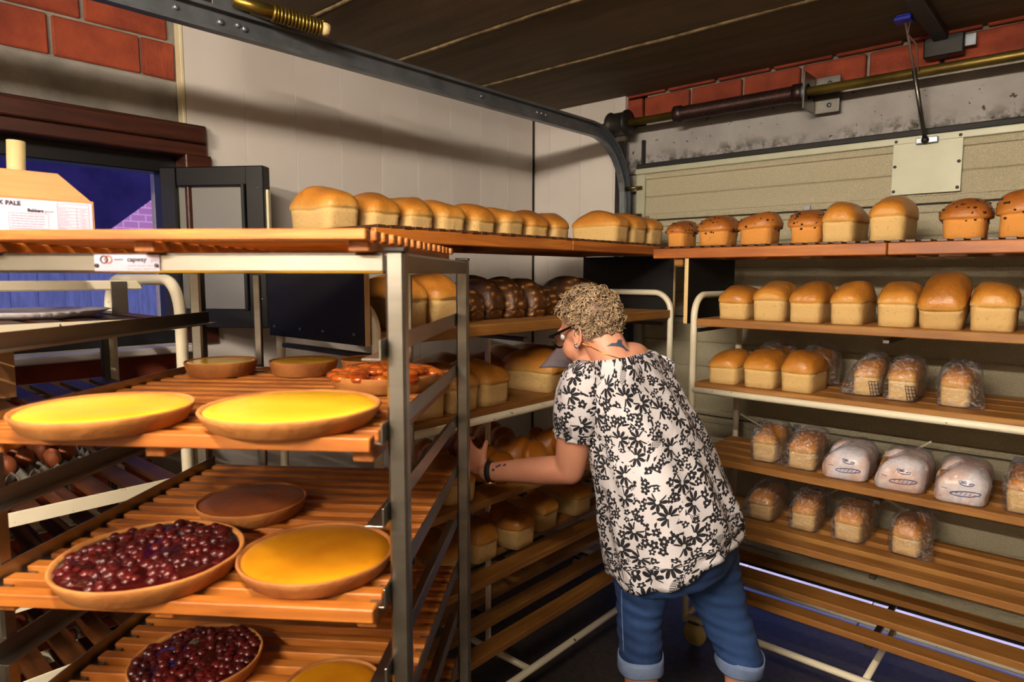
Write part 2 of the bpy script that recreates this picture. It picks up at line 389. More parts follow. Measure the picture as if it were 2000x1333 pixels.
MB().box((0, 0, 0), (0.03, 3.4, 0.155), bev=0.003).build('lintel', 'lintel_plain', wl, (rel(XB-0.012), -0.64, 2.178))
# cream PVC cladding boards, one by one
ye = [1.069, 1.295]+[1.295+0.22*k for k in range(1, 9)]
for a, b in zip(ye, ye[1:]):
    MB().box((0, 0, 0), (0.03, b-a-0.0012, ZC-0.004), bev=0.0006).build('panel', 'pvc', wl, (rel(XP-0.015), (a+b)/2, ZC/2))
MB().box((0, 0, 0), (0.045, 0.012, ZC-0.004)).build('edge_strip', 'pvc_edge', wl, (rel(XP-0.02), 1.062, ZC/2))
# wall with the garage door
wb_ = MB()
wb_.box((-2.25, 0, 1.25), (0.84, 0.16, 2.5), bev=0.0005); wb_.box((1.95, 0, 1.25), (0.9, 0.16, 2.5), bev=0.0005)
wb_.box((0, 0, 2.30), (4.8, 0.16, 0.42), bev=0.0005)
wbk = struct(wb_.build('wall_back', 'mortar', None, (0, YD+0.13, 0)))
yb = -0.13+0.05-0.012
x = -1.92+0.08
MB().box((0, 0, 0), (4.2, 0.03, 0.245), bev=0.003).build('lintel', 'lintel', wbk, (0.1, yb, 2.205))
for k in range(15):
    brick(wbk, (x-0.132+0.265*k, yb-0.003, 2.405), pi/2, 0.952)
for k in range(15):
    brick(wbk, (x-0.0+0.265*k, yb-0.003, 2.543), pi/2, 0.952)
xe = [-2.55, -2.44, -2.22, -2.0, -1.93]
for a, b in zip(xe, xe[1:]):
    MB().box((0, 0, 0), (b-a-0.0012, 0.03, ZC-0.004), bev=0.0006).build('panel', 'pvc', wbk, ((a+b)/2, -0.12, ZC/2))
sbox('wall_right', (2.5, 0.45, 1.25), (0.2, 5.9, 2.5), 'plaster')
sbox('wall_behind', (-0.1, -2.3, 1.25), (5.2, 0.2, 2.5), 'plaster')

# ------------------------------------------------------------------ sectional garage door
door = struct(bpy.data.objects.new('door_1', None)); col.objects.link(door); door.location = (0, YD, 0)
DX0, DX1, DB = -1.84, 1.35, 0.165
zs = [2.075, 1.83, 1.34, 0.85, 0.36, DB]
for a, b in zip(zs[1:], zs):
    prof = [(0.0, a+0.004), (-0.012, a+0.006), (-0.016, a+0.02), (-0.012, a+0.032), (-0.004, a+0.036)]
    z = b-0.1225
    gr = []
    while z > a+0.06: gr.append(z); z -= 0.1225
    for g in sorted(gr): prof += [(-0.004, g-0.004), (0.001, g), (-0.004, g+0.004)]
    prof += [(-0.004, b-0.034), (-0.013, b-0.03), (-0.015, b-0.014), (-0.010, b-0.003), (0.0, b-0.002)]
    mb = MB(); rs = []
    for xx in (DX0, DX1): rs.append([(xx, y_, z_) for y_, z_ in prof]+[(xx, 0.036, b-0.002), (xx, 0.036, a+0.004)])
    n = len(rs[0]); mb.add(rs[0]+rs[1], [[k, (k+1) % n, n+(k+1) % n, n+k] for k in range(n)]+[list(range(n)), list(range(n, 2*n))])
    mb.build('door_section', 'door', door)
    MB().box((DX0+0.02, -0.012, (a+b)/2), (0.05, 0.02, b-a-0.01)).build('end_stile', 'door_plate', door)
for zz_ in zs[1:-1]:
    for xx in (-1.78, -0.98, -0.18, 0.62):
        mb = MB(); mb.box((xx, -0.022, zz_), (0.028, 0.008, 0.05)); mb.tube([(xx-0.018, -0.027, zz_), (xx+0.018, -0.027, zz_)], 0.005)
        mb.build('hinge', 'galv', door)
for zz_ in zs[1:-1]: MB().box(((DX0+DX1)/2, 0.02, zz_), (DX1-DX0-0.01, 0.024, 0.05)).build('joint_light_stop', 'seal', door)  # hidden backing strips added to stop daylight leaking through the section joints
MB().box((-0.2, -0.016, 2.085), (3.3, 0.02, 0.028)).build('top_rail', 'door_plate', door)
MB().box((-0.2, -0.004, 2.112), (3.3, 0.03, 0.026)).build('top_seal', 'seal', door)
MB().box((-0.2, 0.012, DB-0.012), (3.2, 0.03, 0.026)).build('bottom_seal', 'seal', door)
pc = at(1811, 325, 'Y', YD)
pw = MB().box((pc.x, -0.021, 1.985), (0.236, 0.006, 0.225)); pw.build('arm_plate', 'door_plate', door)
for sx in (-1, 1):
    for zq in (-0.098, 0.0, 0.098): MB().lathe([(0.006, 0), (0.006, -0.005), (0.003, -0.006)], (pc.x+sx*0.108, -0.024, 1.985+zq), 8, 'Y').build('screw', 'blackmetal', door)
mb = MB().box((pc.x, -0.035, 2.075), (0.075, 0.018, 0.024)); mb.build('arm_bracket', 'galv', door)

# ------------------------------------------------------------------ door hardware under the ceiling
XT = -1.90
t = thing('door_track', 'grey steel overhead track curving down beside the garage door', 'track', (XT, 0, 0))
def cprof(c, ax, nrm):   # c-shaped channel, open towards the room
    a, n_ = V(ax), V(nrm); return [c+a*p+n_*q for p, q in ((-.035, 0), (.035, 0), (.035, .03), (.025, .03), (.025, .026), (.031, .026), (.031, .004), (-.031, .004), (-.031, .026), (-.025, .026), (-.025, .03), (-.035, .03))]
ZT = 2.255; RC = 0.32; YE = YD-0.06
path = [V((0, y_, ZT)) for y_ in (-0.9, 0.2, 1.2, 2.2, YE-RC)]
path += [V((0, YE-RC+RC*sin(a), ZT-RC+RC*cos(a))) for a in [pi/2*k/10 for k in range(1, 11)]]
path += [V((0, YE, 1.4)), V((0, YE, 0.05))]
rs = []
for i, p in enumerate(path):
    tg = (path[min(i+1, len(path)-1)]-path[max(i-1, 0)]).normalized()
    rs.append(cprof(p, V((1, 0, 0)).cross(tg), (1, 0, 0)))
MB().rings(rs, smooth=False).build('channel', 'galv', t)
for y_ in (0.45, 0.52, 0.78, 0.95, 1.95, 2.3, 2.33, 2.36):
    MB().lathe([(0.007, 0.0), (0.007, 0.005), (0.004, 0.007)], (0.004, y_, ZT+0.005), 8, 'X').build('bolt', 'galv', t)
mb = MB().box((0.0, 0.935, ZT+0.10), (0.006, 0.11, 0.18)); mb.box((0.02, 0.935, ZT+0.19), (0.05, 0.11, 0.006)); mb.build('hanger_bracket', 'galv', t)
for dy in (-0.035, 0.035):
    for dz in (0.0, 0.13): MB().lathe([(0.009, 0), (0.009, 0.007), (0.004, 0.009)], (0.003, 0.935+dy, ZT+dz), 6, 'X').build('bolt', 'galv', t)
mb = MB().prism([(0.0, YE-0.24, ZT-0.005), (0.0, YE-0.02, ZT-0.12), (0.0, YE-0.02, ZT-0.07), (0.0, YE-0.2, ZT+0.03)], (0.005, 0, 0)); mb.build('gusset', 'galv', t)
MB().box((-0.03, YE+0.02, 1.15), (0.06, 0.02, 2.2)).build('wall_angle', 'blackmetal', t)
MB().box((0.075, YE+0.075, 2.17), (0.014, 0.03, 0.16)).build('guide_block', 'blackmetal', t)
for zq in (2.0, 1.86): MB().tube([(0.01, YE-0.01, zq), (0.1, YE+0.02, zq)], 0.008).build('roller_pin', 'brass', t)
# spring buffer bolted above the track
sp0, sp1 = at(455, 0, 'X', XT+0.04), at(638, 58, 'X', XT+0.10)
t = thing('spring_buffer', 'brassy spring buffer rod fixed above the overhead track', 'spring', sp0)
p0, p1 = V((0, 0, 0)), sp1-sp0
MB().tube([p0, p0.lerp(p1, 0.42)], 0.018, 12).build('sleeve', 'brass', t)
MB().tube([p0.lerp(p1, 0.40), p0.lerp(p1, 0.43)], 0.026, 12).build('washer', 'brass', t)
MB().tube([p0.lerp(p1, 0.4), p0.lerp(p1, 0.97)], 0.010, 10).build('rod', 'brass', t)
d_ = (p1-p0).normalized(); u_ = d_.orthogonal().normalized(); w_ = d_.cross(u_)
MB().tube([p0.lerp(p1, 0.44+0.5*k/156)+(u_*cos(k*2*pi/12)+w_*sin(k*2*pi/12))*0.021 for k in range(157)], 0.0042, 6).build('coil', 'brass', t)
MB().tube([p0.lerp(p1, 0.94), p0.lerp(p1, 1.02)], 0.019, 12).build('end_cap', 'tube_card', t)
# torsion shaft
YS, ZS = YD-0.13, at(1620, 172, 'Y', YD-0.13).z
t = thing('torsion_shaft', 'olive steel torsion shaft with black coil spring above the garage door', 'shaft', (0, YS, ZS))
MB().tube([(-2.0, 0, 0), (1.5, 0, 0)], 0.019, 14).build('shaft', 'shaft', t)
MB().lathe([(0.03, -1.94), (0.062, -1.94), (0.066, -1.93), (0.058, -1.92), (0.058, -1.85), (0.066, -1.84), (0.066, -1.83), (0.03, -1.825)], (0, 0, 0), 24, 'X').build('cable_drum', 'blackmetal', t)
xs0, xs1 = at(1330, 220, 'Y', YS).x, at(1555, 185, 'Y', YS).x
MB().tube([(xs0+(xs1-xs0)*k/900, 0.030*cos(k*2*pi/10), 0.030*sin(k*2*pi/10)) for k in range(901)], 0.0045, 5).build('coil_spring', 'spring', t)
for xx, r_ in ((xs0-0.01, 0.04), (xs1+0.01, 0.04)):
    MB().lathe([(0.02, -0.02), (r_, -0.02), (r_, 0.012), (0.024, 0.03)], (xx, 0, 0), 16, 'X').build('spring_cone', 'spring', t)
xb = xs1+0.045
mb = MB().box((xb, 0.02, 0.0), (0.008, 0.13, 0.15)); mb.box((xb+0.05, 0.105, 0.0), (0.10, 0.008, 0.15)); mb.build('bearing_plate', 'steel_dark', t)
MB().lathe([(0.034, -0.012), (0.034, 0.012)], (xb-0.008, 0, 0), 16, 'X').build('bearing', 'galv', t)
for zq in (-0.045, 0.045): MB().lathe([(0.01, 0), (0.01, -0.008)], (xb+0.06, 0.10, zq), 6, 'Y').build('bolt', 'galv', t)
# opener rail, carriage and arm
t = thing('door_opener_rail', 'black opener rail with blue carriage clip under the ceiling', 'door opener', (0, 0, 0))
ra = at(1858, 70, 'Y', YD-0.03); xr = ra.x
MB().bar((xr-0.03, 0.9, 2.455), (xr-0.03, YD-0.05, 2.455), 0.05, 0.035).build('rail', 'blackmetal', t)
MB().box((xr-0.02, YD-0.03, 2.42), (0.13, 0.05, 0.075)).build('end_bracket', 'blackmetal', t)
MB().box((xr+0.06, YD-0.02, 2.43), (0.04, 0.012, 0.045)).build('fixing_plate', 'galv', t)
cp = dep(1767, 22, 2.40)
mb = MB().box(cp, (0.05, 0.05, 0.05)); mb.box(cp+V((0, -0.005, -0.032)), (0.055, 0.055, 0.014)); mb.build('carriage_clip', 'blue_plastic', t)
MB().bar((cp.x, cp.y, cp.z+0.03), (xr-0.03, cp.y+0.05, 2.455), 0.05, 0.03).build('carriage', 'blackmetal', t)
t2 = bpy.data.objects.new('pull_arm', None); col.objects.link(t2); t2.parent = t
e = V((pc.x-0.005, YD-0.045, 2.075)); mid = dep(1786, 142, (cp-CAM).dot(FW)*0.55+(e-CAM).dot(FW)*0.45)
MB().tube([cp+V((0.005, 0, -0.04)), mid], 0.0045, 6).build('upper_rod', 'cable', t2)
MB().tube([mid+V((-0.002, 0, 0.01)), e], 0.008, 8).build('lower_rod', 'steel_dark', t2)
MB().ball(e, 0.014).build('pivot', 'blackmetal', t2)
p = [cp+V((0.02, 0, -0.03)), cp+V((0.012, 0.01, -0.08)), mid.lerp(cp, 0.45)+V((0.02, 0, 0)), mid+V((0.012, 0, 0.005))]
MB().tube(p, 0.003, 5).build('release_cord', 'cable', t)

# ------------------------------------------------------------------ window with open sash
win = struct(bpy.data.objects.new('window_1', None)); col.objects.link(win); win.location = (XB, 0.3, 0)
def wbx(name, x0, x1, y0, y1, z0, z1, mat): return MB().box(((x0+x1)/2-XB, (y0+y1)/2-0.3, (z0+z1)/2), (x1-x0, y1-y0, z1-z0)).build(name, mat, win)
wbx('head_casing', XB-0.02, XB+0.075, -0.7, 1.13, 1.985, 2.098, 'brown_timber')
wbx('head_moulding', XB-0.02, XB+0.10, -0.7, 1.115, 2.03, 2.085, 'brown_timber')
wbx('side_casing', XB-0.02, XB+0.075, 1.05, 1.145, 1.29, 1.99, 'brown_timber')
wbx('frame_head', XB-0.10, XB-0.02, -0.45, 1.06, 1.925, 2.02, 'black_alu')
wbx('frame_sill', XB-0.10, XB-0.02, -0.45, 1.06, 1.29, 1.345, 'black_alu')
wbx('frame_jamb', XB-0.10, XB-0.02, 1.0, 1.06, 1.34, 1.93, 'black_alu')
wbx('frame_jamb', XB-0.10, XB-0.02, -0.45, -0.39, 1.34, 1.93, 'black_alu')
wbx('frame_mullion', XB-0.10, XB-0.02, 0.30, 0.36, 1.34, 1.93, 'black_alu')
wbx('pane', XB-0.062, XB-0.056, -0.39, 0.30, 1.345, 1.925, 'glass')
wbx('window_sill', XB-0.05, XB+0.10, -0.6, 1.05, 1.262, 1.288, 'pvc')
# the sash stands open at about a right angle to the wall
h0, h1 = V((XB-0.02, 1.005, 0)), dep(526, 500, 2.42); h1.z = 0
dx = (h1-h0); sl = dx.length; ang = atan2(dx.y, dx.x)
sash = bpy.data.objects.new('sash', None); col.objects.link(sash); sash.parent = win; sash.location = h0-V((XB, 0.3, 0)); sash.rotation_euler = (0, 0, ang)
sz0, sz1 = 1.352, 1.94
for nm, c_, d_ in (('sash_stile', (0.03, 0, (sz0+sz1)/2), (0.06, 0.05, sz1-sz0)), ('sash_stile', (sl-0.035, 0, (sz0+sz1)/2), (0.07, 0.05, sz1-sz0)),
                   ('sash_rail', (sl/2, 0, sz0+0.035), (sl-0.13, 0.05, 0.07)), ('sash_rail', (sl/2, 0, sz1-0.035), (sl-0.13, 0.05, 0.07)),
                   ('sash_bead', (sl-0.077, -0.02, (sz0+sz1)/2), (0.014, 0.03, sz1-sz0-0.13)), ('frosted_pane', (sl/2, 0, (sz0+sz1)/2), (sl-0.12, 0.008, sz1-sz0-0.12))):
    MB().box(c_, d_).build(nm, 'frosted' if nm == 'frosted_pane' else 'black_alu', sash)
for zq in (1.46, 1.62, 1.86): MB().lathe([(0.004, -0.026), (0.002, -0.028)], (sl-0.02, 0, zq), 8, 'Y').build('screw', 'galv', sash)
MB().box((sl+0.004, 0.0, (sz0+sz1)/2+0.06), (0.01, 0.02, 0.3)).build('seal_strip', 'pvc_edge', sash)

# ------------------------------------------------------------------ outside
M['fence'] = simple('fence_stain', '3c4664', '2c3450', 0.7, 0, 6, 0.2, 40, (1, 6, 1))
g = struct(sbox('ground', (-3, 4, -0.12), (30, 22, 0.1), 'lintel_plain'))
pv = None
for i in range(9):
    for j in range(4):
        if pv is None:
            pv = MB().box((0, 0, 0), (0.594, 0.594, 0.06), bev=0.004).mesh('paver'); pv.materials.append(simple('paver_grey', 'a9a6a2', '97948f', 0.8, 0, 7, 0.3, 60))
        put('paver', pv, None, g, (-2.2+0.6*i+3, 3.265+0.6*j-4, 0.0935))
f = thing('board_fence', 'dark blue-lit board fence seen through the window', 'fence', (-5.2, 0, 0))
for k in range(34): MB().box((0, 0, 0), (0.022, 0.152, 1.72), bev=0.004).build('fence_board', 'fence', f, (0, -2.2+0.15*k, 0.88))
for zq in (0.4, 1.6): MB().box((-0.03, 0.3, zq), (0.04, 5.2, 0.08)).build('fence_rail', 'dark_slat_y', f)
MB().box((0, 0.3, 1.76), (0.06, 5.2, 0.04)).build('fence_cap', 'galv', f)
nh = thing('neighbour_house', 'sunlit pinkish brick house wall beyond the fence', 'house', (-10.5, 1.5, 0))
m = NT('far_brick'); bt = m.n('TexBrick'); m.l(m.vm('MULTIPLY', m.n('TexCoord').outputs['Object'], (1, 1, 1)), bt.inputs[0]); tcx = bt.inputs[0].links[0]
cb = m.n('CombineXYZ'); sp = m.n('SeparateXYZ'); m.l(m.n('TexCoord').outputs['Object'], sp.inputs[0]); m.l(sp.outputs[1], cb.inputs[0]); m.l(sp.outputs[2], cb.inputs[1]); m.l(cb.outputs[0], bt.inputs[0])
bt.inputs['Scale'].default_value = 2.5; bt.inputs['Color1'].default_value = S('8a5c70'); bt.inputs['Color2'].default_value = S('7c5068'); bt.inputs['Mortar'].default_value = S('9c7c8c')
m.l(bt.outputs[0], m.b.inputs['Base Color']); m.done(0.9)
MB().box((0, 0, 2.2), (0.3, 9, 4.4), bev=0.001).build('wall', m.m, nh)
MB().box((0.3, 0, 1.95), (0.5, 9, 0.12)).build('ledge', 'black_alu', nh)
MB().box((0.3, 0, 4.5), (1.0, 9.6, 0.2)).build('roof_edge', 'dark_slat_y', nh)
cp_ = thing('carport_roof', 'dark sloping carport roof outside the window', 'roof', (-6.3, 0, 0))
a_, b_ = at(190, 443, 'X', -6.3), at(345, 333, 'X', -6.3); a_.x = b_.x = 0
dd = (b_-a_).normalized()
MB().prism([a_-dd*0.6, b_+dd*0.9, b_+dd*0.9+V((0, -3.5, 0.5)), a_-dd*0.6+V((0, -3, 0.5))], (0.5, 0, 0)).build('roof_slope', 'roof_dark', cp_)
MB().box((0.25, -1.6, 1.2), (0.1, 0.1, 2.4)).build('roof_post', 'black_alu', cp_)
# ------------------------------------------------------------------ stainless rack in front, with slatted trays
A_ANG = YAW-radians(4.7); AO = V((-0.788, 0.628, 0))
AM = Matrix.Translation(AO) @ Matrix.Rotation(A_ANG, 4, 'Z'); AI = AM.inverted()
AW, AD = 0.68, 0.63
t = thing('steel_rack', 'square-tube stainless steel tray rack holding the fruit pies', 'rack', AO, A_ANG)
for xx in (0, -AW):
    for yy in (0, AD):
        MB().box((xx, yy, 0.835), (0.029, 0.029, 1.50)).build('post', 'steel', t)
        MB().box((xx, yy, 1.587), (0.031, 0.031, 0.006)).build('post_cap', 'blackmetal', t)
        c = MB(); c.lathe([(0.008, -0.014), (0.05, -0.014), (0.055, -0.008), (0.055, 0.008), (0.05, 0.014), (0.008, 0.014)], (xx, yy+0.02, 0.056), 20, 'X'); c.build('castor_wheel', 'rubber', t)
        MB().box((xx, yy+0.01, 0.10), (0.045, 0.06, 0.02)).build('castor_fork', 'steel', t)
for yy in (0, AD):
    MB().box((-AW/2, yy, 1.567), (AW-0.029, 0.026, 0.03)).build('top_rail', 'steel', t)
    MB().box((-AW/2, yy, 0.16), (AW-0.029, 0.026, 0.03)).build('bottom_rail', 'steel', t)
for xx in (0, -AW):
    MB().box((xx, AD/2, 1.567), (0.026, AD-0.029, 0.03)).build('top_rail', 'steel', t)
    MB().box((xx, AD/2, 0.16), (0.026, AD-0.029, 0.03)).build('bottom_rail', 'steel', t)
for k in range(10):
    z = 1.428-0.1265*k
    for s, xx in ((-1, -0.016), (1, -AW+0.016)):
        mb = MB().box((xx, AD/2-0.012, z+0.012), (0.003, AD+0.06, 0.03)); mb.box((xx+s*0.014, AD/2-0.012, z-0.002), (0.028, AD+0.06, 0.003))
        mb.build('runner', 'steel', t)
for xx in (-AW*0.79, -AW*0.21): MB().box((xx, AD+0.03, 0.86), (0.018, 0.012, 1.38)).build('stop_bar', 'steel', t)
# maker's plate on the top rail
pl_ = MB().box((-0.415, -0.0145, 1.567), (0.105, 0.002, 0.025)).build('name_plate', 'paper_white', t)
rx = Matrix.Rotation(pi/2, 4, 'X')
for dx_, mt in ((-0.036, 'ink'), (-0.029, 'ink_orange')):
    mb = MB(); mb.tube([(-0.415+dx_+0.0055*cos(a*pi/8), -0.0158, 1.572+0.0055*sin(a*pi/8)) for a in range(16)], 0.0011, 4, closed=True); mb.build('logo_ring', mt, pl_)
MB().box((-0.4275, -0.0158, 1.572), (0.014, 0.0008, 0.0015)).build('logo_bar', 'ink', pl_)
text_mesh('plate_text', 'capway', 0.0105, 'ink', pl_, (-0.414, -0.0159, 1.569), rx, bold=0.0002)
text_mesh('plate_text', 'pan', 0.0105, 'ink_grey', pl_, (-0.376, -0.0159, 1.569), rx)
for i in range(2): fine_print(pl_, -0.414, 1.5625-0.005*i, 0.045, 0.0022, -0.0158, seed=i)
for dx_ in (-0.048, 0.048): MB().lathe([(0.003, 0), (0.003, -0.003)], (-0.415+dx_, -0.015, 1.563), 8, 'Y').build('rivet', 'steel_dark', pl_)
# slatted trays: slats run across, battens underneath
def slat_mesh(L, w_, h_, mat, n=3):
    out = []
    for k in range(n):
        bm = bmesh.new(); bmesh.ops.create_cube(bm, size=1); bmesh.ops.scale(bm, vec=(L, w_, h_), verts=bm.verts)
        bmesh.ops.bevel(bm, geom=bm.edges[:], offset=min(w_, h_)*0.09, segments=1, affect='EDGES')
        me = bpy.data.meshes.new('slat'); bm.to_mesh(me); bm.free(); me.materials.append(M[mat]); out.append(me)
    return out
SL = slat_mesh(AW-0.05, 0.026, 0.021, 'tray_wood'); BT = slat_mesh(0.032, AD+0.02, 0.022, 'tray_wood_y', 1)
TT = [1.614, 1.315, 1.056, 0.803, 0.55]
lab = ['slatted wooden tray on top of the steel rack, under the carton', 'slatted wooden tray carrying the pale yellow custard pies',
       'slatted wooden tray carrying the big cherry pie and baked custard pie', 'slatted wooden tray below the big cherry pie', 'lowest slatted wooden tray in the steel rack']
for z, lb in zip(TT, lab):
    tr_ = thing('wooden_tray', lb, 'tray', AO+V((0, 0, z)), A_ANG, 'slatted trays in the steel rack')
    n = 15
    for k in range(n):
        put('slat', SL[k % 3], None, tr_, (-AW/2+rng.uniform(-0.0015, 0.0015), -0.055+(AD+0.05)*k/(n-1), -0.0105))
    if z > 1.5: tr_.scale = (1, 1, 0.72)
    for xx in (-0.045, -AW/2-0.03, -AW+0.045): put('batten', BT[0], None, tr_, (xx, AD/2-0.03, -0.032))

# ------------------------------------------------------------------ cream tubular bread racks
def arch(x0, x1, r, top, y):
    pts = [V((x0, y, 0.11))]
    for k in range(9): a = pi-pi/2*k/8; pts.append(V((x0+r+r*cos(a), y, top-r+r*sin(a))))
    for k in range(9): a = pi/2-pi/2*k/8; pts.append(V((x1-r+r*cos(a), y, top-r+r*sin(a))))
    return pts+[V((x1, y, 0.11))]
def bread_rack(label, loc, rotz, L, D, shelves, bar):
    """local: length along y from 0 to L, front at x=0, back at x=-D"""
    t = thing('bread_rack', label, 'rack', loc, rotz, None)
    for y in (0, L): MB().tube(arch(-D, 0, 0.085, 1.47, y), 0.0135, 12).build('end_frame', 'white_paint', t)
    for x in (0, -D):
        MB().tube([(x, 0, 0.13), (x, L, 0.13)], 0.0135, 10).build('base_rail', 'white_chip', t)
        MB().tube([(x, 0, 1.09), (x, L, 1.09)], 0.0135, 10).build('shelf_rail', 'white_chip', t)
    for y in (0.0, L*0.4, L): MB().tube([(-D, y, 0.13), (0, y, 0.13)], 0.012, 8).build('cross_rail', 'white_paint', t)
    if bar: MB().box((-D*0.42, L*0.4, 0.81), (0.02, 0.014, 1.36)).build('centre_bar', 'white_paint', t)
    MB().tube([(-D, 0.02, 0.32), (-D, L*0.45, 0.92)], 0.005, 6).build('brace_rod', 'white_paint', t)
    MB().tube([(-D, 0.02, 0.92), (-D, L*0.45, 0.60)], 0.005, 6).build('brace_rod', 'white_paint', t)
    for z in (1.33, 0.775, 0.505, 0.25):
        for y in (0, L*0.4, L): MB().box((-D/2, y, z-0.002), (D-0.05, 0.022, 0.014)).build('shelf_bearer', 'steel_dark', t)
    for x in (-0.03, -D+0.03):
        for y in (0.03, L-0.03):
            MB().lathe([(0.006, -0.013), (0.046, -0.013), (0.05, -0.006), (0.05, 0.006), (0.046, 0.013), (0.006, 0.013)], (x, y, 0.05), 20, 'X').build('castor_wheel', 'wheel', t)
            MB().box((x, y, 0.108), (0.05, 0.05, 0.02)).build('castor_fork', 'steel_dark', t)
    for z, widths, gap, th in shelves:
        x = 0.005
        for w_ in widths:
            o = MB().box((0, 0, 0), (w_, L-0.02+0.03*(z < 1.0), th), bev=0.003).build('plank', 'plank_y', t, (x-w_/2, L/2, z-th/2)); x -= w_+gap
    return t
SH = [(1.378, [0.16, 0.16, 0.14], 0.012, 0.03), (1.122, [0.12, 0.12, 0.12, 0.1], 0.012, 0.02), (0.825, [0.085]*4, 0.035, 0.026), (0.555, [0.08]*4, 0.042, 0.026), (0.295, [0.078, 0.12, 0.078], 0.10, 0.026)]
BX, BY, BL, BD = -1.44, 1.075, 1.63, 0.50
SHB = [(1.393, [0.16, 0.16, 0.14], 0.012, 0.036)]+SH[1:3]+[(0.555, [0.065]*4, 0.072, 0.026), (0.295, [0.065]*4, 0.072, 0.026)]
rackB = bread_rack('cream tubular bread rack standing along the white wall', (BX, BY, 0), 0, BL, BD, SHB, True)
CX, CY, CL, CDp = -1.20, 2.45, 1.70, 0.45
# the second rack is turned: its length runs along the garage door
rackC = bread_rack('cream tubular bread rack standing along the garage door', (CX, CY, 0), -pi/2, CL, CDp, [(z, [w_*0.9 for w_ in ws], g_, th) for z, ws, g_, th in SH], False)
# black panels that carry the top trays
def black_panel(c, d, label, edge_c, edge_d, screws):
    t = thing('black_panel', label, 'panel', c, 0, 'black panels under the top trays')
    MB().box((0, 0, 0), d, bev=0.001).build('board', 'black_panel', t)
    MB().box(edge_c, edge_d, bev=0.0005).build('board_edge', 'ply_edge', t)
    for p, ax in screws: MB().lathe([(0.005, 0), (0.005, -0.002)], p, 8, ax).build('screw', 'galv', t)
zb0, zb1 = 1.36, 1.637
black_panel((BX-BD/2-0.0, BY-0.028, (zb0+zb1)/2), (BD, 0.016, zb1-zb0), 'black panel with row of screws at near end of wall rack', (BD/2+0.0008, 0, 0), (0.0016, 0.0165, zb1-zb0),
            [((xx, -0.008, -0.11), 'Y') for xx in (-0.22, -0.07, 0.05, 0.2)])
black_panel((BX-BD/2, BY+BL+0.028, (zb0+zb1)/2), (BD, 0.016, zb1-zb0), 'black panel in the corner at far end of wall rack', (BD/2+0.0008, 0, 0), (0.0016, 0.0165, zb1-zb0), [])
zc0, zc1 = 1.355, 1.617
xc = at(1343, 560, 'Y', CY).x
black_panel((xc-0.006, CY+CDp/2, (zc0+zc1)/2), (0.016, CDp, zc1-zc0), 'black panel with pale plywood edge beside the garage door rack', (0, -CDp/2-0.0008, 0), (0.0165, 0.0016, zc1-zc0), [])
black_panel((CX+CL+0.036, CY+CDp/2, (zc0+zc1)/2), (0.016, CDp, zc1-zc0), 'black panel at the far right end of the garage door rack', (0, -CDp/2-0.0008, 0), (0.0165, 0.0016, zc1-zc0), [])
# stained slatted top trays
def top_tray(label, loc, rotz, L, D, th):
    """local: length along x, front at y=0 going back to y=D"""
    t = thing('top_tray', label, 'tray', loc, rotz, 'stained trays on top of the bread racks')
    for y in (0.011, D-0.011): MB().box((L/2, y, th/2), (L, 0.022, th), bev=0.003).build('tray_board', 'board_x', t)
    MB().box((L*0.07, D/2, th/2-0.006), (0.03, D-0.05, th*0.6)).build('cross_batten', 'board_y', t)
    MB().box((L*0.93, D/2, th/2-0.006), (0.03, D-0.05, th*0.6)).build('cross_batten', 'board_y', t)
    n = int(L/0.042)
    me = slat_mesh(0.027, D, 0.008, 'dark_slat_y', 1)[0]
    for k in range(n): put('slat', me, None, t, ((k+0.5)*L/n, D/2+rng.uniform(-0.004, 0.004), th+0.004))
    return t
TB, TCZ = 1.683, 1.665
top_tray('dark stained slatted top tray with the row of eight loaves', (BX+0.004, BY+0.0, zb1), pi/2, 0.872, BD+0.01, TB-zb1-0.008)
top_tray('dark stained slatted top tray reaching into the corner', (BX+0.004, BY+0.876, zb1), pi/2, 0.78, BD+0.01, TB-zb1-0.008)
xt0 = at(1276, 492, 'Y', CY-0.01).x
top_tray('stained slatted top tray with raisin breads and two pale loaves', (xt0, CY-0.012, zc1), 0, 0.858, 0.47, TCZ-zc1-0.008)
top_tray('stained slatted top tray with streaky front board over door rack', (xt0+0.861, CY-0.012, zc1), 0, 0.86, 0.47, TCZ-zc1-0.008)
# little wooden blocks under the tray ends
tag(MB().box((0, 0, 0), (0.04, 0.04, 0.03)).build('support_block', 'plank', None, (xc-0.05, CY+0.03, zc1-0.0155)), 'small wooden block under the tray end beside plywood edge', 'block')

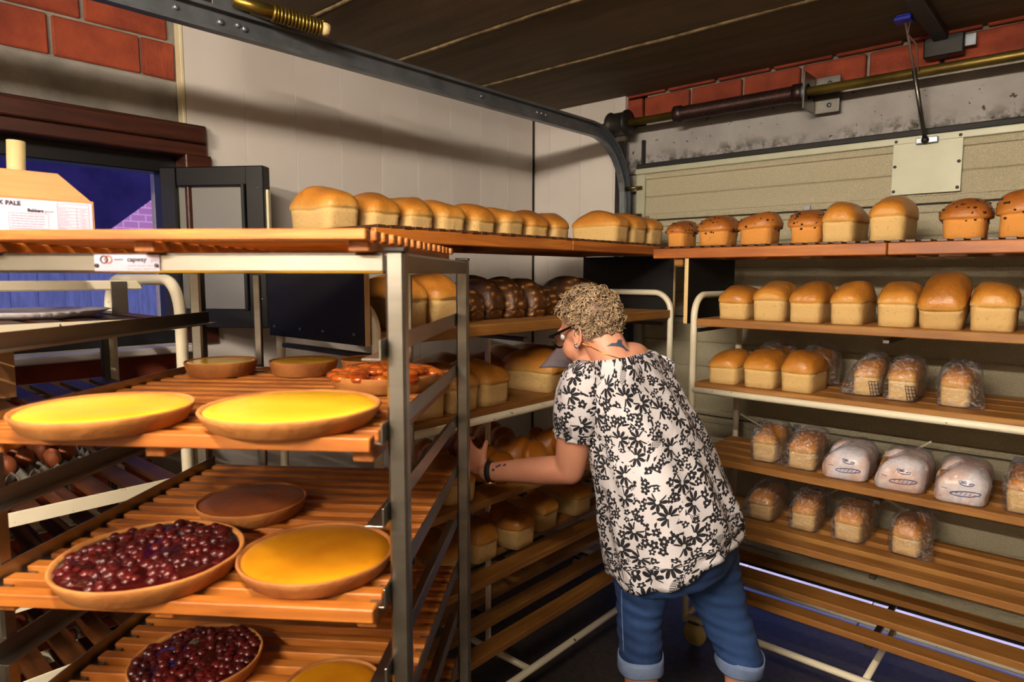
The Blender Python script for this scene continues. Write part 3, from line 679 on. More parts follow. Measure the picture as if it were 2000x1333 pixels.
# ------------------------------------------------------------------ cream rack with dark slats by the window
DX, DY, DD = -1.735, 0.69, 0.52
t = thing('slatted_rack', 'cream metal rack with dark wooden slats beside the window', 'rack', (DX, DY, 0))
MB().tube(arch(-DD, 0, 0.09, 1.535, 0), 0.0145, 12).build('end_frame', 'white_chip', t)
MB().tube(arch(-DD, 0, 0.09, 1.535, -1.5), 0.0145, 12).build('end_frame', 'white_chip', t)
MB().box((-DD*0.5, -0.75, 1.52), (0.03, 1.5, 0.026)).build('top_bar', 'white_paint', t)
MB().box((-DD*0.5+0.018, -0.06, 1.48), (0.004, 0.04, 0.10)).build('bar_bracket', 'steel', t)
MB().box((-DD+0.0, -0.02, 0.75), (0.022, 0.022, 1.4)).build('rear_post', 'steel_dark', t)
ds = slat_mesh(DD-0.005, 0.047, 0.012, 'dark_slat_x', 2)
for z in (1.44, 1.235, 1.03, 0.835, 0.64, 0.44, 0.24):
    for x in (-0.002, -DD):
        mb = MB().box((x, -0.75, z-0.014), (0.004, 1.5, 0.032)); mb.box((x+(-0.012 if x > -0.1 else 0.012), -0.75, z-0.028), (0.026, 1.5, 0.004)); mb.build('shelf_lip', 'white_chip', t)
    for k in range(20): put('slat', ds[k % 2], None, t, (-DD/2, -0.045-0.074*k, z-0.004))
for x in (-0.03, -DD+0.03):
    for y in (-0.03, -1.47): MB().lathe([(0.006, -0.013), (0.05, -0.013), (0.054, 0), (0.05, 0.013), (0.006, 0.013)], (x, y, 0.055), 18, 'X').build('castor_wheel', 'wheel', t)
# ------------------------------------------------------------------ bread
def crust_attr(me, vals):
    a = me.attributes.new('crust', 'FLOAT', 'POINT'); a.data.foreach_set('value', vals)
def loaf_mesh(L, W, H, rim, seed, kind='tin', n=44):
    """tin loaf: length along y, front end towards -y; z up from its base"""
    rs = []; cr = []
    lv = [(0.0, 0.93, 7, 0.12), (0.02, 0.965, 7, 0.06), (0.35, 0.975, 7, 0.02), (0.8, 0.99, 7, 0.02), (0.97, 1.0, 7, 0.06)]
    lv = [(z*rim, s, e, c) for z, s, e, c in lv]
    ov = 1.075 if kind != 'raisin' else 1.10
    lv += [(rim-0.0005, 0.985, 6, 0.14), (rim+0.003, ov*0.985, 5.5, 0.30), (rim+0.010, ov, 5, 0.42)]
    D = H-rim-0.010
    for k in range(1, 11):
        a = (pi/2)*k/10.5
        lv.append((rim+0.010+D*sin(a)**1.0, max(cos(a), 0.02)**0.62*ov, 5-2.4*sin(a), 0.5+0.42*sin(a)))
    if kind == 'raisin': lv = [(z, s_*(0.9 if z < rim else 1.0), min(e, 4.2 if z < rim else 3.0), c) for z, s_, e, c in lv]
    sd = V((seed*7.3, seed*3.1, 0)); tilt = noise.noise(sd+V((1, 2, 3)))*0.014
    for z, s, e, c in lv:
        ring = []
        for k in range(n):
            a = 2*pi*k/n; ca, sa = cos(a), sin(a)
            q = (abs(ca)**e+abs(sa)**e)**(-1/e)
            p = V((ca*q*W/2*s, sa*q*L/2*s, z))
            # wavy rim and slightly uneven dome
            f = min(max((z-rim*0.4)/(H-rim*0.4), 0), 1)
            if kind == 'tin' or kind == 'raisin' or kind == 'stripe':
                p.z += f*(0.016*noise.noise(p*9+sd)+tilt*p.x/W*2)*(1 if z > rim*0.9 else 0.7)
                nn = noise.noise(p*13+sd)*0.009*f+noise.noise(p*45+sd)*0.0015
                p.x *= 1+nn/(W/2); p.y *= 1+nn/(L/2)
            ring.append(p); cc = c+0.1*noise.noise(p*20+sd)*(1 if z > rim else 0.4)
            if kind == 'stripe':
                ph = (p.z+0.22*p.x*p.x/W*4+0.006*noise.noise(p*18+sd))/0.023
                st = max(0, sin(ph*2*pi)); cc = 0.95-0.85*st**2.2
                g = 1-0.05*(st); p.x *= g; p.y = p.y*(1-0.02*st)
            cr.append(cc)
        rs.append(ring)
    top = sum(rs[-1], V())/n; top.z += 0.002
    mb = MB(); mb.rings(rs, True, False); i = len(mb.v); mb.v.append(top); cr.append(0.95 if kind != 'stripe' else 0.8)
    b = (len(rs)-1)*n
    for k in range(n): mb.sm.add(len(mb.f)); mb.f.append([b+k, b+(k+1) % n, i])
    me = mb.mesh('loaf'); crust_attr(me, cr); return me
def bun_mesh(L, W, H, lobes, seed):
    """plaited milk bread: a row of plump lobes along y"""
    rs = []; cr = []; n = 28; N = 30; sd = V((seed*5.1, 2, seed))
    for i in range(N+1):
        s = -1+2*i/N; env = max(1-abs(s)**3.2, 0.0)**0.5
        lob = 0.78+0.22*abs(cos(s*lobes*pi/2))
        ring = []
        for k in range(n):
            a = 2*pi*k/n; rr = env*lob
            twist = 0.1*sin(2*a+s*lobes*2.2)
            p = V((cos(a)*W/2*rr*(1+twist), s*L/2, H*0.46+sin(a)*H*0.5*rr*(1+twist*0.6)))
            if p.z < H*0.1: p.z = H*0.1+(p.z-H*0.1)*0.25
            p.z -= H*0.07; p += V((1, 1, 1))*0.003*noise.noise(p*25+sd)
            ring.append(p); cr.append(min(max(0.25+0.6*(p.z/H)+0.15*(lob-0.85)*4, 0.1), 1))
        rs.append(ring)
    mb = MB(); mb.rings(rs); z0 = min(p.z for p in mb.v)
    for p in mb.v: p.z -= z0
    me = mb.mesh('bun'); crust_attr(me, cr); return me
cache = {}
def loaf_me(kind, L, W, H, rim, seed):
    k = (kind, round(L, 2), round(W, 3), round(H, 3), seed % 5)
    if k not in cache:
        me = bun_mesh(L, W, H, 3, seed) if kind == 'bun' else loaf_mesh(L, W, H, rim, seed % 5, kind)
        me.materials.append(M[{'tin': 'bread', 'raisin': 'bread_raisin', 'stripe': 'bread_stripe', 'bun': 'bread_bun'}[kind]]); cache[k] = me
    return cache[k]
ORD = ['first', 'second', 'third', 'fourth', 'fifth', 'sixth', 'seventh', 'eighth']
cnt = [0]
def loaf(label, group, c, rotz=0, L=0.235, W=0.122, H=0.142, rim=0.072, kind='tin', tilt=None, name=None):
    cnt[0] += 1; sd = cnt[0]
    me = loaf_me(kind, L, W, H, rim, sd)
    nm = name or {'tin': 'tin_loaf', 'raisin': 'raisin_loaf', 'stripe': 'ribbed_loaf', 'bun': 'plaited_loaf'}[kind]
    if kind == 'raisin':
        o = thing(nm, label, 'bread', c, rotz, group); b = put('loaf_body', me, None, o)
        mb = MB(); bv = BVHTree.FromPolygons([v_.co for v_ in me.vertices], [p.vertices for p in me.polygons]); r2 = random.Random(sd)
        for k in range(46):
            a = r2.uniform(0, 2*pi); zz = r2.uniform(-0.2, 1.0); d = V((cos(a), sin(a), zz)); q = bv.ray_cast(V((0, 0, H*0.5)), d.normalized())
            if q[0]: mb.ball(q[0]-d.normalized()*0.001, r2.uniform(0.003, 0.0058), 7, 5, (1, 1.3, 0.8))
        mb.build('raisins', 'raisin', o)['kind'] = 'stuff'
    else:
        o = tag(put(nm, me, None, None, c, rotz), label, 'bread', group)
    if tilt: o.rotation_euler = (tilt[0], tilt[1], rotz)
    return o
# bag: the loaf's hull blown up, pinched to a tail
def bag_mesh(L, W, H, seed, tail=1):
    rs = []; n = 40; sd = V((seed*3.7, seed, 1))
    for z, s, e in [(0.0005, 1.0, 6), (0.012, 1.07, 6), (0.045, 1.1, 5), (0.085, 1.13, 4.5), (0.115, 1.1, 4), (0.14, 0.97, 3.4), (0.155, 0.75, 3), (0.163, 0.45, 2.6), (0.166, 0.1, 2.4)]:
        ring = []
        for k in range(n):
            a = 2*pi*k/n; ca, sa = cos(a), sin(a); q = (abs(ca)**e+abs(sa)**e)**(-1/e)
            p = V((ca*q*W/2*s, sa*q*L/2*(s*0.96+0.04), z*H/0.15))
            w_ = max(0, cos(a-(-0.45 if tail > 0 else pi+0.45)))**14     # the gathered tail at one corner
            p.x += tail*w_*0.035*(1-z/0.2); p.y -= w_*0.02*(1-z/0.2); p.z *= 1-0.35*w_
            dsp = noise.noise(p*22+sd)*0.009+noise.noise(V((p.x*60, p.y*60, p.z*14))+sd)*0.0055
            if z > 0.005: p += V((ca, sa, 0.4))*dsp
            ring.append(p)
        rs.append(ring)
    return MB().rings(rs, True, True).mesh('bag')
def bagged(label, group, c, rotz=0, L=0.235, W=0.12, H=0.142, tail=1, paper=False, patch=0):
    cnt[0] += 1; sd = cnt[0]
    t = thing('bagged_loaf', label, 'bread', c, rotz, group)
    put('loaf_body', loaf_me('tin', L*0.93, W*0.86, H*(0.8 if paper else 0.93), 0.065, sd), None, t, (0, 0, 0.002))
    if paper:
        bm_ = bag_mesh(L*1.03, W*0.95, H*1.03, sd+50, 0)
        pm = bm_; pm.materials.append(M['bag_paper']); put('paper_wrap', pm, None, t)
    put('plastic_bag', bag_mesh(L*(1.06 if paper else 1), W*(0.98 if paper else 0.96), H*(1.1 if paper else 1.02), sd, tail), 'bag', t)
    y = -L/2*1.16-0.004
    if paper:
        bv = BVHTree.FromPolygons([v_.co for v_ in bm_.vertices], [p.vertices for p in bm_.polygons])
        def on(x, z):
            h = bv.ray_cast(V((x, -0.5, z)), V((0, 1, 0)))[0]; return (h or V((x, -L/2, z)))-V((0, 0.0012, 0))
        for nm, pts in (('print_bread', [(0.014+0.040*cos(a*pi/12), 0.040+0.008*sin(a*pi/12)+0.004*cos(a*pi/12)) for a in range(25)]),
                        ('print_hat', [(0.0, 0.074), (-0.006, 0.079), (0.002, 0.081), (0.008, 0.078), (0.014, 0.081), (0.016, 0.075), (0.0, 0.074), (0.012, 0.077), (0.002, 0.078)]),
                        ('print_scarf', [(-0.002, 0.071), (0.008, 0.067), (0.02, 0.066), (0.032, 0.069), (0.036, 0.074), (0.028, 0.075), (0.022, 0.071)])):
            MB().tube([on(*q) for q in pts], 0.0015, 4).build(nm, 'ink_blue', t)
        for k in range(5):
            x0 = -0.012+0.012*k; MB().tube([on(x0, 0.036), on(x0+0.006, 0.045)], 0.001, 4).build('print_slash', 'ink_blue', t)
        MB().tube([on(-0.05, 0.052), on(-0.034, 0.05)], 0.001, 4).build('print_mark', 'ink_blue', t)
    for k in range(patch):
        bmv = t.children[-1].data; bv = BVHTree.FromPolygons([v_.co for v_ in bmv.vertices], [p.vertices for p in bmv.polygons])
        sx = 1 if k == 0 else -1
        def on2(u, v_):
            x = sx*(W/2*0.92-0.026*(1-u)+0.008*(0.5-v_)); z = 0.008+0.05*v_
            h = bv.ray_cast(V((x, -0.5, z)), V((0, 1, 0)))[0]; return (h or V((x, -L/2, z)))-V((0, 0.0012, 0))
        mb = MB()
        for i in range(4): mb.tube([on2(i/3, j/5) for j in range(6)], 0.0013, 4)
        for j in range(5): mb.tube([on2(i/3, j/4) for i in range(4)], 0.0013, 4)
        mb.build('grid_print', 'ink', t)
    return t
# top of the wall rack
g1 = 'loaves in the long row on the top tray'
for k, y in enumerate([1.185, 1.345, 1.495, 1.65, 1.81, 1.975, 2.14, 2.285]):
    loaf(ORD[k]+' golden tin loaf from the window sash, on the top tray', g1, (BX-0.42, y+0.01, TB), pi/2+rng.uniform(-0.06, 0.06), 0.225, 0.125, 0.135+0.006*(k == 0), 0.066)
for k, (y, xq) in enumerate([(2.39, -1.615), (2.545, -1.62), (2.69, -1.62)]):
    loaf(['broad pale tin loaf on the top tray nearest the corner gap', 'tin loaf between two others at the corner end of top tray', 'last tin loaf against the corner end of top tray'][k], 'loaves at the corner end of the top tray', (xq, y, TB), pi/2+rng.uniform(-0.05, 0.05), 0.235, 0.125, 0.135, 0.07)
# second shelf of the wall rack
zB2, zB3, zB4, zB5 = 1.393, 1.122, 0.825, 0.555
for k, y in enumerate([1.225, 1.365]):
    loaf(['glossy tall tin loaf just behind the screwed black panel', 'glossy tall tin loaf next to the ribbed dark loaves'][k], 'glossy tall loaves on the wall rack', (BX-0.135, y, zB2), pi/2, 0.23, 0.122, 0.155, 0.085)
for k, (x, y, h) in enumerate([(-1.66, 1.50, 0.125), (-1.69, 1.605, 0.118), (-1.70, 1.71, 0.15), (-1.68, 1.815, 0.145), (-1.67, 1.92, 0.14), (-1.70, 2.03, 0.12), (-1.66, 2.20, 0.15), (-1.67, 2.33, 0.14)]):
    loaf(ORD[k]+' dark ribbed loaf counting from the glossy tall loaves', 'dark ribbed loaves on the wall rack', (x, y, zB2), pi/2+0.02*(k % 3-1), 0.22, 0.098, h, 0.03, 'stripe')
# third shelf
for k, (x, y, hh, lb) in enumerate([(-1.575, 1.905, 0.15, 'big crusty tin loaf on the plank beside the floral blouse'), (-1.585, 2.085, 0.14, 'tin loaf half hidden by the grey paper sheet'),
        (-1.57, 1.57, 0.14, 'dark tin loaf seen between the steel rack posts'), (-1.57, 1.28, 0.14, 'tin loaf behind the glazed pie on the wall rack'), (-1.57, 1.425, 0.14, 'shaded tin loaf behind the front steel post'),
        (-1.80, 1.64, 0.135, 'tin loaf at the back, left of the white centre bar'), (-1.80, 1.80, 0.13, 'tin loaf at the back, behind the big crusty loaf'), (-1.80, 1.99, 0.14, 'dark tin loaf at the back beneath the paper sheet'), (-1.80, 2.16, 0.135, 'tin loaf at the back corner behind the face')]):
    loaf(lb, 'loaves on the middle plank of the wall rack', (x, y, zB3), pi/2+(0.0 if k else 0.04), 0.24, 0.13 if k else 0.14, hh, 0.072)
# fourth shelf: plaited milk breads and one tin loaf
loaf('tin loaf below the reaching hand, behind the rear steel post', None, (-1.57, 1.44, zB4), pi/2-0.25, 0.22, 0.12, 0.125, 0.06)
for k, (x, y, a) in enumerate([(-1.585, 1.64, 0.25), (-1.585, 1.83, 0.2), (-1.585, 2.02, 0.15), (-1.83, 1.56, 0.1), (-1.83, 1.74, 0.1), (-1.83, 1.93, 0.1), (-1.585, 1.25, 0.05)]):
    loaf((ORD[k]+' plaited milk loaf from the watch, along the shelf front' if k < 3 else ORD[k-3]+' plaited milk loaf along the back of the arm-height shelf' if k < 6 else 'plaited milk loaf behind the front steel post'), 'plaited milk loaves on the wall rack', (x, y, zB4), pi/2+a, 0.225, 0.15, 0.135, 0, 'bun')
for k, (x, y) in enumerate([(-1.62, 1.42), (-1.64, 1.60), (-1.62, 1.78), (-1.66, 1.97), (-1.64, 1.25), (-1.66, 2.2)]):
    loaf(ORD[[1, 2, 3, 4, 0, 5][k]]+' shaded tin loaf from the steel rack, under the milk loaves', 'shaded loaves on a lower shelf', (x, y, zB5), pi/2, 0.23, 0.122, 0.135, 0.07)
# garage door rack: front corners come from the photograph, distance from the shelf
def front(p0, p1, z):
    a, b = at(p0[0], p0[1], 'Z', z), at(p1[0], p1[1], 'Z', z); return (a+b)/2, min(max((b-a).length, 0.09), 0.135), atan2((b-a).y, (b-a).x)
zC1, zC2, zC3, zC4 = 1.378, 1.122, 0.825, 0.555
r2 = [((1398, 618), (1456, 622)), ((1464, 622), (1526, 626)), ((1537, 626), (1601, 629)), ((1616, 629), (1681, 633)), ((1706, 633), (1782, 637)), ((1887, 644), (1979, 649)), ((1994, 650), (2090, 655))]
def crow(p0, p1, z, lb, grp, H=0.142, L=0.235, yf=None, **kw):
    x0, x1 = at(p0[0], p0[1], 'Y', yf).x, at(p1[0], p1[1], 'Y', yf).x
    W = min(max(x1-x0, 0.10), 0.135); return loaf(lb, grp, ((x0+x1)/2, yf+L/2, z), rng.uniform(-0.05, 0.05), L, W, H, H*0.5, **kw)
hs = [0.13, 0.145, 0.145, 0.148, 0.148, 0.15, 0.15]
for k, (p0, p1) in enumerate(r2):
    crow(p0, p1, zC1, ORD[k if k < 5 else k+1]+' golden tin loaf from the cream post, under the raisin breads', 'loaves in the row under the raisin breads', hs[k], 0.24, CY+0.04, )
xq = at(1838, 640, 'Y', CY+0.08).x
loaf('tipped tin loaf showing its brown dome in the row', None, (xq, CY+0.145, zC1+0.028), 0, 0.21, 0.125, 0.15, 0.075, tilt=(0.36, 0, 0))
yf = CY+0.055
for k, (p0, p1) in enumerate([((1379, 759), (1436, 763)), ((1447, 767), (1509, 771)), ((1521, 771), (1585, 776))]):
    crow(p0, p1, zC2, ['smallest of three unwrapped loaves beside the cream post', 'darkest unwrapped loaf, in the middle of three', 'palest unwrapped loaf with a wrapped one behind it'][k], 'three unwrapped loaves over the cream rail', [0.128, 0.135, 0.145][k], 0.2, CY+0.02)
def brow(p0, p1, z, lb, grp, yf, H=0.138, **kw):
    x0, x1 = at(p0[0], p0[1], 'Y', yf).x, at(p1[0], p1[1], 'Y', yf).x
    W = min(max(x1-x0, 0.10), 0.14); return bagged(lb, grp, ((x0+x1)/2, yf+0.12, z), rng.uniform(-0.06, 0.06), 0.225, W, H, **kw)
brow((1470, 760), (1530, 760), zC2, 'wrapped loaf hidden behind the darkest unwrapped loaf', 'wrapped loaves on the cream rail shelf', CY+0.25)
brow((1552, 770), (1612, 770), zC2, 'wrapped loaf hidden behind the palest unwrapped loaf', 'wrapped loaves on the cream rail shelf', CY+0.25)
gw = 'wrapped loaves on the cream rail shelf'
brow((1659, 770), (1711, 772), zC2, 'wrapped loaf with crinkled side and one grid print', gw, CY+0.10, 0.132, tail=-1, patch=1)
brow((1724, 777), (1785, 783), zC2, 'wrapped loaf with grid prints, between two other wrapped loaves', gw, CY+0.07, 0.134, tail=0, patch=1)
brow((1828, 780), (1899, 788), zC2, 'wrapped loaf with its bag tail trailing along the shelf', gw, CY+0.07, 0.13, tail=1)
gx = 'wrapped loaves on the double plank shelf'
brow((1458, 874), (1511, 882), zC3, 'wrapped loaf beside the sleeve side of the plank shelf', gx, CY+0.06, 0.13)
brow((1527, 882), (1590, 892), zC3, 'wrapped loaf next to the paper wrapped loaves', gx, CY+0.05, 0.132, tail=0)
for k, (p0, p1) in enumerate([((1603, 907), (1688, 915)), ((1708, 920), (1805, 930)), ((1824, 936), (1925, 950))]):
    brow(p0, p1, zC3, ['white paper wrapped loaf next to clear wrapped loaf', 'white paper wrapped loaf in the middle of three', 'white paper wrapped loaf with loose bag end on top'][k], 'white paper wrapped loaves', CY+0.035-0.012*k, 0.102, paper=True, tail=(0, 0, 0)[k])
brow((1959, 955), (2050, 972), zC3, 'wrapped loaf beyond the white paper wrapped ones', gx, CY+0.02, 0.132)
for k, (p0, p1) in enumerate([((1451, 988), (1505, 1004)), ((1534, 1020), (1590, 1029)), ((1620, 1038), (1685, 1051)), ((1733, 1072), (1802, 1085))]):
    y_ = at(p1[0], p1[1], 'Z', zC4).y
    brow(p0, p1, zC4, ['wrapped loaf on the lowest filled shelf, touching the blouse', 'dark topped wrapped loaf on the lowest filled shelf', 'wrapped loaf with white crinkle on the lowest filled shelf', 'last wrapped loaf, alone at the end of lowest filled shelf'][k], 'wrapped loaves on the lowest filled shelf', min(max(y_, CY+0.0), CY+0.15), 0.135, tail=(-1, 0, 0, 1)[k])
# raisin breads and two plain loaves on top
yt = CY+0.05
tops = [((1297, 1334), 'raisin', 0.11, 'square raisin loaf at the corner end of top tray'), ((1354, 1420), 'raisin', 0.118, 'raisin bread with a pale collar under its dome'), ((1432, 1506), 'raisin', 0.122, 'dark raisin bread between pale collared one and gap'),
        ((1534, 1600), 'raisin', 0.118, 'raisin bread leaning against the smaller pale loaf'), ((1600, 1664), 'tin', 0.145, 'smaller pale tin loaf among the raisin breads'), ((1692, 1764), 'tin', 0.155, 'largest pale tin loaf among the raisin breads'),
        ((1829, 1926), 'raisin', 0.125, 'raisin bread with a burnt raisin on its dome'), ((1940, 2035), 'raisin', 0.145, 'tall raisin bread on the streaky tray board')]
for k, ((a, b), kd, H, lb) in enumerate(tops):
    x0, x1 = at(a, 470, 'Y', yt).x, at(b, 470, 'Y', yt).x; W = min(max(x1-x0, 0.09), 0.14)
    Lr = 0.24 if kd == 'tin' else 0.155
    loaf(lb, 'breads on the top tray over the garage door rack', ((x0+x1)/2, yt+Lr/2, TCZ), 0, Lr, W, H, H*0.5, kd)

# ------------------------------------------------------------------ pies
def pie(label, px, py, wpx, zt, fill, group, h=0.03, crust='crust', name='custard_pie', edge=0.0):
    c = at(px, py, 'Z', zt+h*0.7); r = wpx/2*(c-CAM).dot(FW)/F_PX; c.z = zt
    cnt[0] += 1; sd = V((cnt[0]*3.3, 0, 0))
    t = thing(name, label, 'pie', c, rng.uniform(0, 6), group)
    wob = lambda a, z: 0.016*noise.noise(V((cos(a)*1.6, sin(a)*1.6, z*9))+sd)+0.006*noise.noise(V((cos(a)*6, sin(a)*6, z*20))+sd)
    pr = [(0.002, 0.0), (r*0.84, 0.0), (r*0.88, 0.003), (r*0.95, h*0.6), (r*0.985, h*0.9), (r*0.975, h), (r*0.955, h*0.99), (r*0.93, h*0.9), (r*0.87, h*0.55), (0.002, h*0.5)]
    MB().lathe(pr, (0, 0, 0), 64, wob=wob).build('crust', crust, t)
    zf = h*0.93
    rr = [(r*0.928, zf-0.002), (r*0.9, zf), (r*0.8, zf+0.001)]+[(r*q, zf+0.0012) for q in (0.65, 0.45, 0.25, 0.1, 0.01)]
    mb = MB(); mb.lathe(rr, (0, 0, 0), 56, wob=wob, cap0=False)
    for p in mb.v: p.z += 0.0018*noise.noise(V((p.x*14, p.y*14, 3))+sd)
    mb.build('filling', fill, t)
    if fill == 'cherry_jelly':
        mb = MB(); r3 = random.Random(cnt[0])
        for k in range(230):
            q = r*0.88*sqrt(r3.random()); a = r3.uniform(0, 2*pi)
            mb.ball((q*cos(a), q*sin(a), zf+r3.uniform(-0.005, 0.0015)), r3.uniform(0.0075, 0.011), 8, 6, (1, r3.uniform(0.8, 1.2), 0.8))
        o = mb.build('cherries', 'cherry', t); o['kind'] = 'stuff'
    return t
gp = 'pies on the slatted trays'
pie('large pale custard pie on the left half of its tray', 208, 803, 322, TT[1], 'custard', gp)
pie('large pale custard pie next to the front steel post', 572, 800, 346, TT[1], 'custard', gp)
gs = 'small custard pies in the back row'
pie('small custard pie in front of the cream rack post', 433, 712, 136, TT[1], 'custard', gs, 0.034, 'crust_dark')
pie('small custard pie between two small ones', 594, 711, 132, TT[1], 'custard', gs, 0.034, 'crust_dark')
pie('small baked custard pie partly hidden by the glazed tart', 725, 708, 118, TT[1], 'custard_brown', gs, 0.034, 'crust_dark')
t = pie('shiny orange glazed tart behind the front steel post', 753, 735, 216, TT[1], 'glaze', None, 0.034, 'crust', 'glazed_tart')
mb = MB(); r_ = 0.105; r3 = random.Random(5)
for k in range(90):
    q = r_*sqrt(r3.random()); a = r3.uniform(0, 2*pi); mb.ball((q*cos(a), q*sin(a), 0.030+0.012*(1-(q/r_)**2)), r3.uniform(0.012, 0.02), 8, 6, (1, 1.2, 0.5))
mb.build('fruit_topping', 'glaze', t)['kind'] = 'stuff'
pie('big cherry pie with a golden rim on the middle tray', 296, 1090, 346, TT[2], 'cherry_jelly', None, 0.036, 'crust', 'cherry_pie')
pie('big amber baked custard pie next to the cherry pie', 620, 1085, 300, TT[2], 'custard_brown', None, 0.032, 'crust_dark', 'custard_pie')
pie('brown sugar pie behind the cherry pie', 494, 982, 207, TT[2], 'sugar', None, 0.032, 'crust_dark', 'sugar_pie')
pie('shaded cherry pie on the tray below', 385, 1290, 246, TT[3], 'cherry_jelly', None, 0.034, 'crust', 'cherry_pie')
pie('amber custard pie at the bottom edge, on the tray below', 648, 1352, 200, TT[3], 'custard_brown', None, 0.034, 'crust_dark', 'custard_pie')

# ------------------------------------------------------------------ carton, tube, plate, egg tray
cb0 = dep(186, 445, 1.305); cb0.z = TT[0]
fx = (dep(0, 420, 1.19)-dep(186, 445, 1.305)); fx.z = 0; yaw_c = atan2(-fx.y, -fx.x)
t = thing('carton', 'open cardboard carton with a white product label', 'box', cb0, yaw_c)
LW, LH, LDp = 0.30, 0.078, 0.22
for nm, c_, d_ in (('front_wall', (-LW/2, 0.002, LH/2), (LW, 0.004, LH)), ('back_wall', (-LW/2, LDp-0.002, LH/2), (LW, 0.004, LH)), ('side_wall', (-0.002, LDp/2, LH/2), (0.004, LDp-0.008, LH)), ('side_wall', (-LW+0.002, LDp/2, LH/2), (0.004, LDp-0.008, LH)), ('carton_base', (-LW/2, LDp/2, 0.002), (LW-0.008, LDp-0.008, 0.004))):
    MB().box(c_, d_, bev=0.0008).build(nm, 'cardboard', t)
MB().prism([(-LW, 0.004, LH), (-0.004, 0.004, LH), (-0.045, 0.045, LH+0.052), (-LW, 0.045, LH+0.052)], (0, 0.004, 0.002)).build('flap', 'cardboard', t)
MB().prism([(-LW, LDp, LH), (0, LDp, LH), (-0.04, LDp+0.03, LH+0.045), (-LW, LDp+0.03, LH+0.045)], (0, 0.004, 0.002)).build('flap', 'cardboard', t)
lb_ = MB().box((-LW/2+0.006, -0.0008, LH*0.49), (LW-0.02, 0.0012, LH*0.9), bev=0.0003).build('label_sheet', 'paper_white', t)
yl = -0.0018
text_mesh('label_title', 'MILK PALE', 0.0105, 'ink', lb_, (-0.120, yl, LH*0.79), rx, 'RIGHT', bold=0.0004)
text_mesh('label_brand', 'Bakkers', 0.0078, 'ink', lb_, (-0.110, yl, LH*0.655), rx, bold=0.0003)
text_mesh('label_brand', 'goud', 0.0072, 'ink_grey', lb_, (-0.0835, yl, LH*0.655), rx)
for i in range(5): fine_print(lb_, -0.136, LH*0.55-0.0048*i, 0.052, 0.0019, yl, seed=i)
def outline(x0, x1, z0, z1, r=0.0003):
    MB().tube([(x0, yl, z0), (x1, yl, z0), (x1, yl, z1), (x0, yl, z1)], r, 4, closed=True).build('label_frame', 'ink_grey', lb_)
outline(-0.139, -0.078, LH*0.25, LH*0.61)
outline(-0.063, -0.010, LH*0.1, LH*0.9)
for i in range(9):
    MB().box((-0.0365, yl, LH*(0.8-0.078*i)), (0.053, 0.0004, 0.0004), bev=0.0001).build('label_rule', 'ink_grey', lb_)
    fine_print(lb_, -0.061, LH*(0.765-0.078*i), 0.012+0.008*((i*7) % 3)/2, 0.0016, yl, seed=i+9); fine_print(lb_, -0.024, LH*(0.76-0.078*i), 0.008, 0.0018, yl, seed=i+30)
MB().box((-0.031, yl, LH*0.45), (0.0004, 0.0004, LH*0.7), bev=0.0001).build('label_rule', 'ink_grey', lb_)
r3 = random.Random(3); xx = -0.127
mb = MB()
while xx < -0.09:
    w_ = r3.choice([0.0006, 0.001, 0.0016]); mb.box((xx+w_/2, yl, LH*0.16), (w_, 0.0004, 0.008), bev=0.0001); xx += w_+r3.choice([0.0008, 0.0014])
mb.build('barcode', 'ink', lb_)
p = dep(26, 350, 1.50); q_ = dep(30, 276, 1.50)
tb = thing('card_tube', 'pale cardboard roll leaning up behind the carton', 'roll', (p.x, p.y, TT[0]))
d_ = V((q_.x-p.x, q_.y-p.y, q_.z-TT[0])); d2 = V((d_.x+0.004, d_.y+0.0, d_.z))
ax_ = d2.normalized(); sd_ = ax_.orthogonal().normalized(); s2 = ax_.cross(sd_)
rsx = [[o_+(sd_*cos(a*pi/10)+s2*sin(a*pi/10))*rad for a in range(20)] for o_, rad in ((V((0, 0, 0.012)), 0.018), (d2, 0.018), (d2, 0.0155), (d2-ax_*0.1, 0.0155))]
MB().rings(rsx, True, True).build('tube_wall', 'tube_card', tb)
tag(MB().prism([(0, 0, 0), (0.14, 0, 0), (0.12, 0, 0.215), (0, 0, 0.20)], (0, 0.005, 0)).build('cardboard_sheet', 'cardboard', None, dep(-105, 400, 1.56)*1.0, YAW), 'brown cardboard sheet standing behind the carton', 'sheet')
bpy.data.objects['cardboard_sheet'].location.z = TT[0]
c = at(78, 606, 'Z', 1.46)
pr = [(0.002, 0.0), (0.105, 0.0), (0.11, 0.002), (0.15, 0.018), (0.152, 0.018), (0.112, 0.001), (0.105, 0.0012), (0.002, 0.0012)]
tag(MB().lathe(pr, (0, 0, 0), 144, wob=lambda a, z: 0.02*cos(a*36)*(z/0.018)).build('fluted_plate', 'plate', None, (c.x, c.y, 1.443)), 'white fluted cardboard plate on the cream slatted rack', 'plate')
